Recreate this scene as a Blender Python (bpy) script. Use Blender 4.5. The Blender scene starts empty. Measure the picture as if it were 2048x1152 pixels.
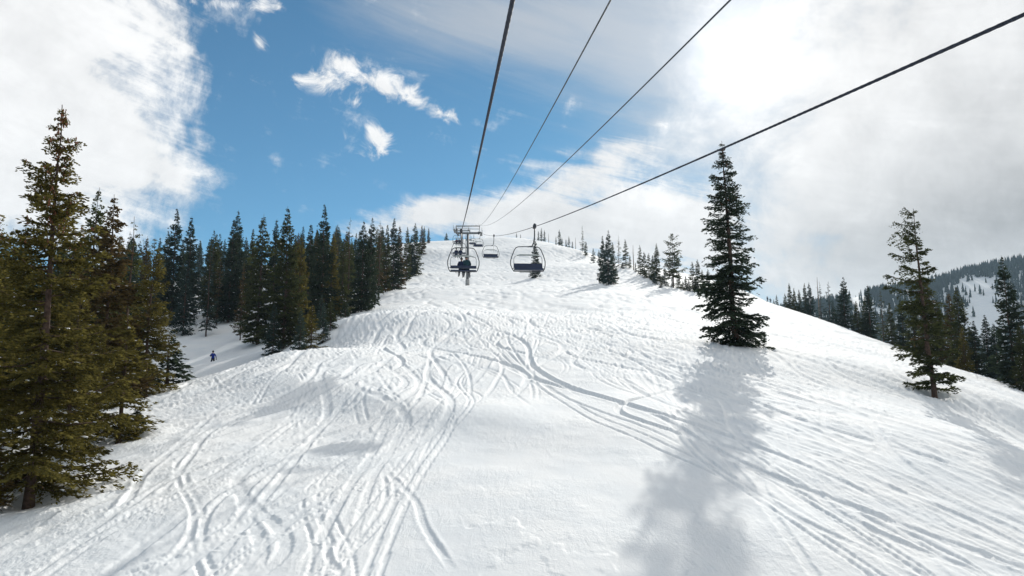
import bpy, math, random
import numpy as np
from mathutils import Vector

# ---------------------------------------------------------------- camera / light
F, CX, CY = 1479.0, 1024.0, 576.0          # focal length and centre, in photo pixels
PITCH = math.radians(8.2)
SUN_AZ, SUN_EL = math.radians(18.3), math.radians(24.6)
S = bpy.context.scene
COL = S.collection

cam = bpy.data.objects.new('camera', bpy.data.cameras.new('camera'))
COL.objects.link(cam)
cam.data.sensor_width = 36.0
cam.data.lens = F / 2048 * 36
cam.data.clip_start, cam.data.clip_end = 0.1, 9000
cam.location = (0, 0, 0)
cam.rotation_euler = (math.pi / 2 + PITCH, 0, 0)
S.camera = cam

S.view_settings.view_transform = 'Standard'
S.view_settings.look = 'None'
S.view_settings.gamma = 1
S.view_settings.use_curve_mapping = False
S.view_settings.exposure = 0.13
HAZE = 0.00013                              # scattering per metre of the air

sl = bpy.data.lights.new('sun', 'SUN')
sl.energy, sl.angle, sl.color = 5.0, math.radians(0.45), (1.0, 0.955, 0.88)
sun = bpy.data.objects.new('sun', sl)
COL.objects.link(sun)
SUNDIR = Vector((math.sin(SUN_AZ) * math.cos(SUN_EL), math.cos(SUN_AZ) * math.cos(SUN_EL), math.sin(SUN_EL)))
sun.rotation_euler = SUNDIR.to_track_quat('Z', 'Y').to_euler()
sun.location = SUNDIR * 300


def ray(px, py):
    u, v = (px - CX) / F, (CY - py) / F
    return np.array([u, math.cos(PITCH) - v * math.sin(PITCH), math.sin(PITCH) + v * math.cos(PITCH)])


def at(px, py, Y):                          # point seen at a pixel at depth Y
    d = ray(px, py)
    return d * (Y / d[1])


def azel(px, py):
    d = ray(px, py)
    d = d / np.linalg.norm(d)
    return math.atan2(d[0], d[1]), math.asin(d[2])


# ---------------------------------------------------------------- sky
W = bpy.data.worlds.new('World')
S.world = W
W.use_nodes = True
nt = W.node_tree
nt.nodes.clear()


class NT:
    def __init__(s, t): s.t = t
    def n(s, typ, **kw):
        k = s.t.nodes.new(typ)
        for a, b in kw.items(): setattr(k, a, b)
        return k
    def put(s, sock, v):
        if isinstance(v, bpy.types.NodeSocket): s.t.links.new(v, sock)
        else: sock.default_value = v
    def m(s, op, a, b=None, c=None, clamp=False):
        k = s.n('ShaderNodeMath', operation=op, use_clamp=clamp)
        s.put(k.inputs[0], a)
        if b is not None: s.put(k.inputs[1], b)
        if c is not None: s.put(k.inputs[2], c)
        return k.outputs[0]
    def smooth(s, x, lo, hi, a=0.0, b=1.0):
        k = s.n('ShaderNodeMapRange', interpolation_type='SMOOTHSTEP')
        s.put(k.inputs[0], x)
        for i, v in enumerate((lo, hi, a, b)): s.put(k.inputs[i + 1], v)
        return k.outputs[0]
    def mix(s, f, a, b, blend='MIX'):
        k = s.n('ShaderNodeMix', data_type='RGBA', blend_type=blend)
        s.put(k.inputs[0], f)
        for i, v in ((6, a), (7, b)):
            if isinstance(v, tuple): v = (*v, 1.0) if len(v) == 3 else v
            s.put(k.inputs[i], v)
        return k.outputs[2]
    def noise(s, vec, scale, detail=6, rough=.55, dist=0.0):
        k = s.n('ShaderNodeTexNoise')
        s.put(k.inputs['Vector'], vec)
        k.inputs['Scale'].default_value = scale
        k.inputs['Detail'].default_value = detail
        k.inputs['Roughness'].default_value = rough
        k.inputs['Distortion'].default_value = dist
        return k.outputs[0]
    def comb(s, x, y, z):
        k = s.n('ShaderNodeCombineXYZ')
        for i, v in enumerate((x, y, z)): s.put(k.inputs[i], v)
        return k.outputs[0]


w = NT(nt)
tc = w.n('ShaderNodeTexCoord')
sep = w.n('ShaderNodeSeparateXYZ')
nt.links.new(tc.outputs['Generated'], sep.inputs[0])
DX, DY, DZ = sep.outputs
az = w.m('ARCTAN2', DX, DY)
el = w.m('ARCSINE', DZ)
sky = w.n('ShaderNodeTexSky', sky_type='NISHITA')
sky.sun_disc = False
sky.sun_elevation, sky.sun_rotation = SUN_EL, SUN_AZ
sky.altitude, sky.air_density, sky.dust_density, sky.ozone_density = 2600, 1.0, 0.6, 2.2


def blob(px, py, rx, ry, amp, rot=0.0):
    a, e = azel(px, py)
    A, B = rx / F, ry / F
    da, de = w.m('SUBTRACT', az, a), w.m('SUBTRACT', el, e)
    if rot:                                  # rot: degrees, falling to the right
        c, s_ = math.cos(math.radians(rot)), math.sin(math.radians(rot))
        da, de = (w.m('SUBTRACT', w.m('MULTIPLY', da, c), w.m('MULTIPLY', de, s_)),
                  w.m('ADD', w.m('MULTIPLY', da, s_), w.m('MULTIPLY', de, c)))
    q = w.m('ADD', w.m('POWER', w.m('ABSOLUTE', w.m('DIVIDE', da, A)), 2.0), w.m('POWER', w.m('ABSOLUTE', w.m('DIVIDE', de, B)), 2.0))
    return w.m('MULTIPLY', w.m('EXPONENT', w.m('MULTIPLY', q, -1.0)), amp)


def total(bl):
    r = bl[0]
    for b in bl[1:]: r = w.m('ADD', r, b)
    return r


dvec = tc.outputs['Generated']
lay = w.m('ADD', DZ, 0.22)
flat = w.comb(w.m('DIVIDE', DX, lay), w.m('DIVIDE', DY, lay), 0.0)   # cloud sheet overhead
n_fine = w.noise(dvec, 11.0, 10, .64, 0.25)
n_puff = w.noise(dvec, 26.0, 9, .62, 0.7)
n_big = w.noise(flat, 1.6, 8, .6, .35)
n_str = w.noise(w.comb(w.m('MULTIPLY', az, 2.2), w.m('ADD', w.m('MULTIPLY', el, 20.0), w.m('MULTIPLY', az, 5.0)), 3.0), 1.7, 7, .62, .8)

# big bank at the left
bank = total([blob(-30, 50, 230, 230, 1.1), blob(190, 280, 170, 72, .85, 20), blob(335, 40, 95, 50, .42, 55),
              blob(30, 320, 150, 90, .6), blob(345, 355, 45, 25, .42, 35), blob(270, 350, 30, 18, .3), blob(-500, 150, 420, 420, .9)])
bank_d = w.m('ADD', bank, w.m('ADD', w.m('MULTIPLY', w.m('SUBTRACT', n_fine, .5), 2.6), w.m('MULTIPLY', w.m('SUBTRACT', n_str, .5), .9)))
bank_m = w.smooth(bank_d, .16, .92)
# small cumulus
puff = total([blob(690, 150, 62, 34, .85, 0), blob(605, 158, 45, 16, .45, -5), blob(790, 182, 62, 28, .8, 25), blob(872, 220, 45, 15, .7, 20),
              blob(750, 280, 42, 29, .95), blob(705, 205, 22, 8, .35), blob(455, 10, 45, 14, .7), blob(530, 8, 30, 16, .6), blob(528, 72, 16, 22, .5), blob(395, 5, 25, 14, .4)])
puff_d = w.m('ADD', puff, w.m('MULTIPLY', w.m('SUBTRACT', n_puff, .5), 3.2))
puff_m = w.m('MULTIPLY', w.smooth(puff_d, .22, .95), w.smooth(puff, .02, .25))
# low streaky cloud above the hill
low = total([blob(860, 425, 100, 34, .75, -12), blob(1010, 440, 130, 40, .75), blob(1120, 375, 110, 30, .5, -15), blob(1235, 300, 110, 45, .65, -15),
             blob(1060, 330, 60, 18, .2, -20), blob(290, 425, 70, 14, .35, 10), blob(1320, 470, 260, 110, 1.0), blob(1120, 450, 140, 40, .45), blob(700, 470, 160, 25, .35)])
low_d = w.m('ADD', low, w.m('ADD', w.m('MULTIPLY', w.m('SUBTRACT', n_fine, .5), 1.6), w.m('MULTIPLY', w.m('SUBTRACT', n_str, .5), 1.5)))
low_m = w.m('MULTIPLY', w.smooth(low_d, .20, .85), w.smooth(low, .02, .2))
# high thin veil to the right of centre and over the sun
veil = total([blob(1000, 40, 380, 105, .62, 4), blob(1500, 130, 330, 330, .8)])
veil_d = w.m('ADD', veil, w.m('ADD', w.m('MULTIPLY', w.m('SUBTRACT', n_str, .5), .45), w.m('MULTIPLY', w.m('SUBTRACT', n_big, .5), .7)))
veil_m = w.smooth(veil_d, .12, .85, 0.0, .86)
# closed cloud on the right
ra, re = azel(1290, 300)
ramp = w.m('ADD', w.m('MULTIPLY', w.m('SUBTRACT', az, ra), 3.6), w.m('MULTIPLY', w.m('SUBTRACT', el, re), -.6))
right_d = w.m('ADD', ramp, w.m('ADD', w.m('MULTIPLY', w.m('SUBTRACT', n_fine, .5), 2.0), w.m('MULTIPLY', w.m('SUBTRACT', n_big, .5), 1.0)))
right_m = w.smooth(right_d, -.30, .95)
# everywhere else the same broken sky goes on
behind = w.smooth(DY, .62, .25)
gen_m = w.m('MULTIPLY', behind, w.smooth(n_big, .42, .62))
mask = w.m('MAXIMUM', w.m('MAXIMUM', bank_m, puff_m), w.m('MAXIMUM', low_m, w.m('MAXIMUM', right_m, gen_m)))
mask = w.m('MULTIPLY', mask, .97)

# light in the cloud: forward scattering round the veiled sun
cosg = w.m('ADD', w.m('ADD', w.m('MULTIPLY', DX, SUNDIR.x), w.m('MULTIPLY', DY, SUNDIR.y)), w.m('MULTIPLY', DZ, SUNDIR.z))
ang = w.m('ARCCOSINE', w.m('MINIMUM', cosg, 1.0))
g1 = w.m('EXPONENT', w.m('MULTIPLY', w.m('POWER', w.m('DIVIDE', ang, .055), 2.0), -1.0))
g2 = w.m('EXPONENT', w.m('MULTIPLY', w.m('DIVIDE', ang, .17), -1.0))
thick = total([blob(2010, 410, 260, 120, 1.0), blob(1750, 520, 300, 80, .45), blob(2050, 180, 160, 40, .30)])
body = w.m('ADD', w.m('MULTIPLY', w.m('SUBTRACT', n_fine, .5), 1.7), w.m('MULTIPLY', w.m('SUBTRACT', n_str, .5), .5))
shade = w.m('SUBTRACT', w.m('ADD', w.m('ADD', 8.0, w.m('MULTIPLY', w.m('MAXIMUM', bank_m, puff_m), 1.1)), w.m('MULTIPLY', body, 3.2)), w.m('MULTIPLY', thick, 2.8))
bright = w.m('ADD', shade, w.m('ADD', w.m('MULTIPLY', g1, 5.0), w.m('MULTIPLY', g2, 2.2)))
ccol = w.mix(w.m('ADD', w.m('MULTIPLY', bright, .0), 1.0), (1, 1, 1), (1.0, .995, .985))
cl = w.n('ShaderNodeVectorMath', operation='SCALE')
nt.links.new(ccol, cl.inputs[0]); nt.links.new(bright, cl.inputs['Scale'])
vb = w.m('ADD', 5.0, w.m('ADD', w.m('MULTIPLY', g1, 6.0), w.m('MULTIPLY', g2, 3.0)))
vl = w.n('ShaderNodeVectorMath', operation='SCALE')
vl.inputs[0].default_value = (.93, .98, 1.05); nt.links.new(vb, vl.inputs['Scale'])
SKYGAIN = w.n('ShaderNodeVectorMath', operation='MULTIPLY')
nt.links.new(sky.outputs[0], SKYGAIN.inputs[0]); SKYGAIN.inputs[1].default_value = (.45, .84, .88)
c = w.mix(veil_m, SKYGAIN.outputs[0], vl.outputs[0])
c = w.mix(mask, c, cl.outputs[0])
bg = w.n('ShaderNodeBackground')
bg.inputs['Strength'].default_value = .10
nt.links.new(c, bg.inputs[0])
wo = w.n('ShaderNodeOutputWorld')
nt.links.new(bg.outputs[0], wo.inputs[0])
W.cycles.sampling_method = 'MANUAL'
W.cycles.sample_map_resolution = 512

# ---------------------------------------------------------------- materials
MATS = {}


def mat(name, color, rough=.6, metal=0.0, var=.25, scale=6.0, spec=.4, bump=0.0):
    if name in MATS: return MATS[name]
    m = bpy.data.materials.new(name); m.use_nodes = True
    t = NT(m.node_tree); b = m.node_tree.nodes['Principled BSDF']
    tcx = t.n('ShaderNodeTexCoord')
    nz = t.noise(tcx.outputs['Object'], scale, 5, .6)
    col = t.mix(t.smooth(nz, .3, .7), tuple(x * (1 - var) for x in color), tuple(min(1, x * (1 + var)) for x in color))
    m.node_tree.links.new(col, b.inputs['Base Color'])
    b.inputs['Roughness'].default_value = rough
    b.inputs['Metallic'].default_value = metal
    b.inputs['Specular IOR Level'].default_value = spec
    if bump:
        bp = t.n('ShaderNodeBump'); bp.inputs['Strength'].default_value = bump; bp.inputs['Distance'].default_value = .02
        m.node_tree.links.new(nz, bp.inputs['Height']); m.node_tree.links.new(bp.outputs[0], b.inputs['Normal'])
    MATS[name] = m
    return m


def snow_material():
    m = bpy.data.materials.new('piste_snow'); m.use_nodes = True
    t = NT(m.node_tree); b = m.node_tree.nodes['Principled BSDF']
    g = t.n('ShaderNodeNewGeometry')
    P = g.outputs['Position']
    n1 = t.noise(P, 2.4, 7, .62, .3)
    n2 = t.noise(P, .35, 4, .5)
    n5 = t.noise(P, .16, 3, .55)
    n3 = t.noise(P, 14.0, 4, .6)
    col = t.mix(t.smooth(n2, .35, .65), (.80, .825, .835), (.86, .87, .865))
    m.node_tree.links.new(col, b.inputs['Base Color'])
    b.inputs['Roughness'].default_value = .85
    b.inputs['Specular IOR Level'].default_value = .06
    mp = t.n('ShaderNodeMapping'); mp.inputs['Scale'].default_value = (1.6, .42, .2)
    m.node_tree.links.new(P, mp.inputs['Vector'])
    n4 = t.noise(mp.outputs[0], 1.5, 7, .66, 1.4)
    h = t.m('MULTIPLY', t.smooth(n5, .38, .62, .25, 1.5), t.m('ADD', t.m('MULTIPLY', n1, .05), t.m('ADD', t.m('MULTIPLY', n3, .024), t.m('MULTIPLY', n4, .05))))
    bp = t.n('ShaderNodeBump'); bp.inputs['Strength'].default_value = .55; bp.inputs['Distance'].default_value = 1.0
    m.node_tree.links.new(h, bp.inputs['Height']); m.node_tree.links.new(bp.outputs[0], b.inputs['Normal'])
    return m


def foliage_material(name, dark, light, trans=.3):
    m = bpy.data.materials.new(name); m.use_nodes = True
    t = NT(m.node_tree); n = m.node_tree.nodes; n.clear()
    at_ = t.n('ShaderNodeAttribute'); at_.attribute_name = 'tint'
    g = t.n('ShaderNodeNewGeometry')
    oi = t.n('ShaderNodeObjectInfo')
    nz = t.noise(g.outputs['Position'], 1.1, 3, .6)
    f = t.m('ADD', t.m('MULTIPLY', at_.outputs['Fac'], .55), t.m('MULTIPLY', t.smooth(nz, .3, .7), .45))
    col = t.mix(f, dark, light)
    col = t.mix(t.m('MULTIPLY', oi.outputs['Random'], .35), col, tuple(.55 * x for x in dark))
    d = t.n('ShaderNodeBsdfDiffuse'); tr = t.n('ShaderNodeBsdfTranslucent')
    m.node_tree.links.new(col, d.inputs[0]); m.node_tree.links.new(col, tr.inputs[0])
    mx = t.n('ShaderNodeMixShader'); mx.inputs[0].default_value = trans
    m.node_tree.links.new(d.outputs[0], mx.inputs[1]); m.node_tree.links.new(tr.outputs[0], mx.inputs[2])
    o = t.n('ShaderNodeOutputMaterial'); m.node_tree.links.new(mx.outputs[0], o.inputs[0])
    MATS[name] = m
    return m


SNOW = snow_material()
CLUMP = mat('branch_snow', (.82, .84, .86), .6, 0, .04, 3.0, .25)
BARK = mat('bark', (.075, .048, .036), .9, 0, .45, 9.0, .2, .6)
CONE = mat('spruce_cone', (.17, .07, .035), .8, 0, .3, 12.0, .2)
DEADWOOD = mat('dead_wood', (.20, .16, .13), .9, 0, .35, 7.0, .2, .4)
OLIVE = foliage_material('needles_olive', (.042, .039, .013), (.225, .19, .05), .52)
OLIVEB = foliage_material('needles_brown', (.042, .030, .014), (.15, .105, .042), .42)
GREEN = foliage_material('needles_green', (.028, .036, .016), (.105, .115, .044), .40)
DEEP = foliage_material('needles_deep', (.018, .028, .020), (.065, .088, .052), .36)
BLUEG = foliage_material('needles_blue_green', (.022, .038, .034), (.075, .108, .086), .36)
STEEL = mat('galvanised_steel', (.13, .14, .145), .55, .2, .2, 5.0)
DARKST = mat('dark_steel', (.06, .065, .075), .5, .5, .2, 8.0)
ROPE = mat('wire_rope', (.035, .04, .055), .8, .0, .5, 40.0, .15)
CABLE = mat('black_cable', (.05, .055, .06), .6, .2, .2, 10.0)
NAVY = mat('navy_vinyl', (.012, .024, .06), .5, 0, .2, 6.0)
PAD = mat('grey_pad', (.36, .39, .38), .6, 0, .15, 6.0)


# ---------------------------------------------------------------- mesh helpers
def quick_mesh(name, verts, faces, k):
    me = bpy.data.meshes.new(name)
    verts = np.ascontiguousarray(verts, dtype=np.float32); faces = np.ascontiguousarray(faces, dtype=np.int32)
    nv, nf = len(verts), len(faces)
    me.vertices.add(nv); me.vertices.foreach_set('co', verts.ravel())
    me.loops.add(nf * k); me.loops.foreach_set('vertex_index', faces.ravel())
    me.polygons.add(nf)
    me.polygons.foreach_set('loop_start', np.arange(0, nf * k, k, dtype=np.int32))
    me.update(calc_edges=True)
    return me


class MB:
    """collects simple solids into one mesh"""
    def __init__(s): s.v, s.f = [], []

    def add(s, v, f):
        o = len(s.v)
        s.v += [tuple(map(float, x)) for x in v]
        s.f += [tuple(i + o for i in x) for x in f]
        return s

    def box(s, c, d):
        x, y, z = c; a, b, e = d[0] / 2, d[1] / 2, d[2] / 2
        v = [(x + i * a, y + j * b, z + k * e) for i in (-1, 1) for j in (-1, 1) for k in (-1, 1)]
        return s.add(v, [(0, 1, 3, 2), (4, 6, 7, 5), (0, 4, 5, 1), (2, 3, 7, 6), (0, 2, 6, 4), (1, 5, 7, 3)])

    def tube(s, pts, r, n=8, cap=True):
        pts = [Vector(p) for p in pts]
        rs = r if hasattr(r, '__len__') else [r] * len(pts)
        rings = []
        ref = None
        for i, p in enumerate(pts):
            a = pts[max(i - 1, 0)]; b = pts[min(i + 1, len(pts) - 1)]
            t = (b - a).normalized()
            if ref is None: ref = Vector((0, 0, 1)) if abs(t.z) < .9 else Vector((1, 0, 0))
            u = t.cross(ref).normalized(); vv = u.cross(t).normalized(); ref = vv
            rings.append([p + (u * math.cos(2 * math.pi * k / n) + vv * math.sin(2 * math.pi * k / n)) * rs[i] for k in range(n)])
        v = [q for ring in rings for q in ring]
        f = [(i * n + k, i * n + (k + 1) % n, (i + 1) * n + (k + 1) % n, (i + 1) * n + k) for i in range(len(pts) - 1) for k in range(n)]
        if cap: f += [tuple(range(n))[::-1], tuple(range((len(pts) - 1) * n, len(pts) * n))]
        return s.add(v, f)

    def ball(s, c, r, n=8, m=6):
        r = r if hasattr(r, '__len__') else (r, r, r)
        v = [(c[0], c[1], c[2] + r[2])]
        for i in range(1, m):
            th = math.pi * i / m
            v += [(c[0] + r[0] * math.sin(th) * math.cos(2 * math.pi * k / n), c[1] + r[1] * math.sin(th) * math.sin(2 * math.pi * k / n), c[2] + r[2] * math.cos(th)) for k in range(n)]
        v.append((c[0], c[1], c[2] - r[2]))
        f = [(0, 1 + k, 1 + (k + 1) % n) for k in range(n)]
        for i in range(m - 2):
            f += [(1 + i * n + k, 1 + (i + 1) * n + k, 1 + (i + 1) * n + (k + 1) % n, 1 + i * n + (k + 1) % n) for k in range(n)]
        L = len(v) - 1
        f += [(L, 1 + (m - 2) * n + (k + 1) % n, 1 + (m - 2) * n + k) for k in range(n)]
        return s.add(v, f)

    def mesh(s, name, smooth=True):
        me = bpy.data.meshes.new(name)
        me.from_pydata(s.v, [], s.f); me.update()
        if smooth: me.polygons.foreach_set('use_smooth', [True] * len(me.polygons))
        return me

    def build(s, name, m, parent=None, smooth=True):
        o = bpy.data.objects.new(name, s.mesh(name, smooth))
        o.data.materials.append(m); COL.objects.link(o)
        if parent: o.parent = parent
        return o


def tag(o, label=None, cat=None, group=None, kind=None):
    for k, v in (('label', label), ('category', cat), ('group', group), ('kind', kind)):
        if v: o[k] = v
    return o


def empty(name, loc=(0, 0, 0), rz=0.0):
    o = bpy.data.objects.new(name, None); COL.objects.link(o)
    o.location = loc; o.rotation_euler.z = rz; o.empty_display_size = .3
    return o


def copy_tree(o, parent=None):
    c_ = o.copy(); COL.objects.link(c_); c_.parent = parent
    for ch in list(o.children): copy_tree(ch, c_)
    return c_


# ---------------------------------------------------------------- terrain shape
ctrl = [(0, 0, -9.0), (0, -60, -26), (-60, -60, -26), (60, -60, -28), (-70, 0, -9), (70, 0, -12)]
for q in [(100, 1152, 18), (600, 1152, 17.6), (1024, 1152, 17.6), (1450, 1152, 18), (2000, 1152, 19),
          (55, 1005, 22.5), (600, 1005, 22.5), (1024, 1005, 22.5), (1450, 1005, 22.7), (2000, 1005, 24.5),
          (240, 880, 29.6), (620, 880, 29.6), (1024, 880, 29.8), (1500, 880, 30), (2000, 880, 33),
          (295, 788, 39), (700, 785, 39), (1024, 785, 39), (1475, 785, 40), (1868, 785, 46), (2048, 810, 45),
          (530, 712, 52), (800, 700, 54), (1100, 700, 54), (1475, 688, 57), (1700, 705, 66), (1960, 750, 76), (2048, 772, 64),
          (670, 640, 74), (1024, 650, 72), (1300, 650, 73), (1600, 660, 84), (1768, 687, 105),
          (725, 618, 95), (1024, 620, 95), (1300, 615, 97), (1500, 640, 95),
          (785, 580, 140), (932, 572, 170), (1072, 555, 190), (1222, 570, 150), (1390, 581, 148), (1535, 604, 235), (1460, 592, 190),
          (1582, 627, 170), (1690, 655, 135), (1253, 534, 210), (1313, 562, 170), (1166, 505, 320), (1100, 487, 370),
          (822, 546, 205), (930, 545, 230), (930, 515, 290), (930, 495, 340), (900, 482, 392), (843, 500, 300), (858, 484, 355), (1030, 477, 400),
          (430, 748, 45), (350, 772, 41.5), (480, 730, 48.5), (425, 730, 92), (480, 677, 110), (400, 668, 115), (366, 659, 118), (345, 735, 78), (565, 698, 76), (645, 662, 86)]:
    ctrl.append(tuple(at(*q)))
for px, Y, z in [(300, 160, 18), (60, 130, 10), (500, 180, 23), (600, 250, 38), (700, 300, 53), (300, 260, 38), (100, 250, 32), (-200, 100, 4), (-200, 250, 24), (-200, 50, -2), (60, 70, 0), (180, 55, 0), (430, 56, -.4), (330, 52, -1.2), (425, 70, .4), (520, 66, 1.6),
                 (900, 450, 84), (900, 600, 84), (600, 450, 76), (300, 450, 62), (0, 500, 52), (1200, 450, 72), (1250, 380, 66), (1500, 500, 30), (1800, 500, 10),
                 (1750, 200, -4), (2000, 130, -4), (1620, 300, 10), (1420, 300, 24), (2300, 80, -5), (2300, 200, -20), (2100, 350, -15), (2300, 40, -6)]:
    ctrl.append(((px - CX) / F * Y, Y, z))
ctrl = np.array(ctrl)


def phi(r2): return .5 * r2 * np.log(r2 + 1e-9)


_c = ctrl[:, :2] / 100.0
_n = len(_c)
_A = np.zeros((_n + 3, _n + 3))
_d2 = ((_c[:, None] - _c[None]) ** 2).sum(-1)
_A[:_n, :_n] = phi(_d2) + np.eye(_n) * 2e-4
_A[:_n, _n] = 1; _A[:_n, _n + 1:] = _c
_A[_n:, :_n] = _A[:_n, _n:].T
_w = np.linalg.solve(_A, np.concatenate([ctrl[:, 2], np.zeros(3)]))

# crest of the roll-over that crosses the foreground
LIP = np.array([at(a, b, Y)[:2] for a, b, Y in [(330, 760, 43), (430, 748, 44), (560, 765, 41.5), (650, 780, 39.5), (760, 800, 37), (850, 820, 35), (1000, 838, 33.3), (1200, 868, 30.8), (1330, 895, 28.8)]])


def base(x, y):
    x = np.atleast_1d(np.asarray(x, float)); y = np.atleast_1d(np.asarray(y, float))
    out = np.empty(x.shape)
    fx, fy, fo = x.ravel(), y.ravel(), out.ravel()
    r = np.hypot(fx, fy - 60)
    k = np.minimum(1.0, 560.0 / np.maximum(r, 1.0))
    sx, sy = fx * k / 100, (60 + (fy - 60) * k) / 100
    for i in range(0, len(fx), 60000):
        s_ = slice(i, i + 60000)
        d2 = (sx[s_, None] - _c[None, :, 0]) ** 2 + (sy[s_, None] - _c[None, :, 1]) ** 2
        z = phi(d2) @ _w[:_n] + _w[_n] + sx[s_] * _w[_n + 1] + sy[s_] * _w[_n + 2]
        z = z - np.maximum(r[s_] - 560, 0) * .02
        # lip
        near = (np.abs(fx[s_]) < 45) & (fy[s_] > 12) & (fy[s_] < 70)
        if near.any():
            X, Y = fx[s_][near], fy[s_][near]
            best = np.full(X.shape, 1e9); sg = np.zeros(X.shape); tt = np.zeros(X.shape)
            for j in range(len(LIP) - 1):
                a, b = LIP[j], LIP[j + 1]; ab = b - a
                t = np.clip(((X - a[0]) * ab[0] + (Y - a[1]) * ab[1]) / (ab @ ab), 0, 1)
                qx, qy = X - a[0] - t * ab[0], Y - a[1] - t * ab[1]
                dd = np.hypot(qx, qy); up = dd < best
                best = np.where(up, dd, best); sg = np.where(up, np.sign(qy), sg); tt = np.where(up, (j + t) / (len(LIP) - 1), tt)
            wid = np.where(sg > 0, 4.5, 2.6)
            bump = .55 * np.exp(-(best / wid) ** 2) * np.clip((tt - .12) * 3.5, 0, 1) * np.clip((1 - tt) * 3, 0, 1)
            z[near] += bump
        fo[s_] = z
    return out


def gz(x, y): return float(base(x, y)[0])


# hash noise
def vnoise(x, y, seed=0):
    xi, yi = np.floor(x).astype(np.int64), np.floor(y).astype(np.int64)
    fx, fy = x - xi, y - yi
    fx, fy = fx * fx * (3 - 2 * fx), fy * fy * (3 - 2 * fy)

    def h(a, b):
        n = (a * 374761393 + b * 668265263 + seed * 1442695041) & 0xFFFFFFFF
        n = ((n ^ (n >> 13)) * 1274126177) & 0xFFFFFFFF
        return ((n ^ (n >> 16)) & 0xFFFF) / 65535.0
    return (h(xi, yi) * (1 - fx) + h(xi + 1, yi) * fx) * (1 - fy) + (h(xi, yi + 1) * (1 - fx) + h(xi + 1, yi + 1) * fx) * fy


def fbm(x, y, octv=4, seed=0, gain=.5):
    s_ = np.zeros_like(x); a = 1.0; t = 0
    for i in range(octv):
        s_ += a * (vnoise(x * 2 ** i + 17 * i, y * 2 ** i - 9 * i, seed + i) - .5); t += a; a *= gain
    return s_ / t


def pix_ground(px, py):
    d = ray(px, py)
    Y = np.concatenate([np.arange(10, 90, .25), np.arange(90, 420, 1.0)])
    X, Z = d[0] / d[1] * Y, d[2] / d[1] * Y
    hit = np.nonzero(base(X, Y) > Z)[0]
    i = hit[0] if len(hit) else len(Y) - 1
    return X[i], Y[i]


# ---------------------------------------------------------------- ski tracks (carved relief)
rng = np.random.default_rng(11)


class Grid:
    def __init__(s, x0, x1, y0, y1, c_):
        s.x0, s.y0, s.c = x0, y0, c_
        s.w, s.h = int((x1 - x0) / c_), int((y1 - y0) / c_)
        s.lo = np.zeros(s.w * s.h, np.float32); s.hi = np.zeros(s.w * s.h, np.float32)

    def stamp(s, X, Y, H):
        ix, iy = ((X - s.x0) / s.c).astype(np.int64), ((Y - s.y0) / s.c).astype(np.int64)
        ok = (ix >= 0) & (iy >= 0) & (ix < s.w) & (iy < s.h)
        i = (iy * s.w + ix)[ok]; h = H[ok].astype(np.float32)
        np.minimum.at(s.lo, i[h < 0], h[h < 0]); np.maximum.at(s.hi, i[h > 0], h[h > 0])

    def blur(s, n=1):
        g = (s.lo + s.hi).reshape(s.h, s.w)
        for _ in range(n):
            g[1:-1] = (g[:-2] + 2 * g[1:-1] + g[2:]) / 4
            g[:, 1:-1] = (g[:, :-2] + 2 * g[:, 1:-1] + g[:, 2:]) / 4
        s.g = g

    def sample(s, X, Y):
        fx, fy = (X - s.x0) / s.c - .5, (Y - s.y0) / s.c - .5
        ok = (fx > 0) & (fy > 0) & (fx < s.w - 2) & (fy < s.h - 2)
        fx, fy = np.clip(fx, 0, s.w - 2), np.clip(fy, 0, s.h - 2)
        ix, iy = fx.astype(int), fy.astype(int); fx, fy = fx - ix, fy - iy
        g = s.g
        v = (g[iy, ix] * (1 - fx) + g[iy, ix + 1] * fx) * (1 - fy) + (g[iy + 1, ix] * (1 - fx) + g[iy + 1, ix + 1] * fx) * fy
        return np.where(ok, v, 0)


near = Grid(-62, 62, 8, 95, .06)
far = Grid(-130, 130, 85, 420, .22)


def dense(P, step):
    P = np.asarray(P, float)
    # Catmull-Rom through the points
    Q = np.vstack([2 * P[0] - P[1], P, 2 * P[-1] - P[-2]])
    out = []
    for i in range(1, len(Q) - 2):
        n = max(2, int(np.hypot(*(Q[i + 1] - Q[i])) / step))
        t = np.linspace(0, 1, n, endpoint=False)[:, None]
        a, b, c_, d = Q[i - 1], Q[i], Q[i + 1], Q[i + 2]
        out.append(.5 * ((2 * b) + (c_ - a) * t + (2 * a - 5 * b + 4 * c_ - d) * t ** 2 + (-a + 3 * b - 3 * c_ + d) * t ** 3))
    return np.vstack(out)


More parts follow.
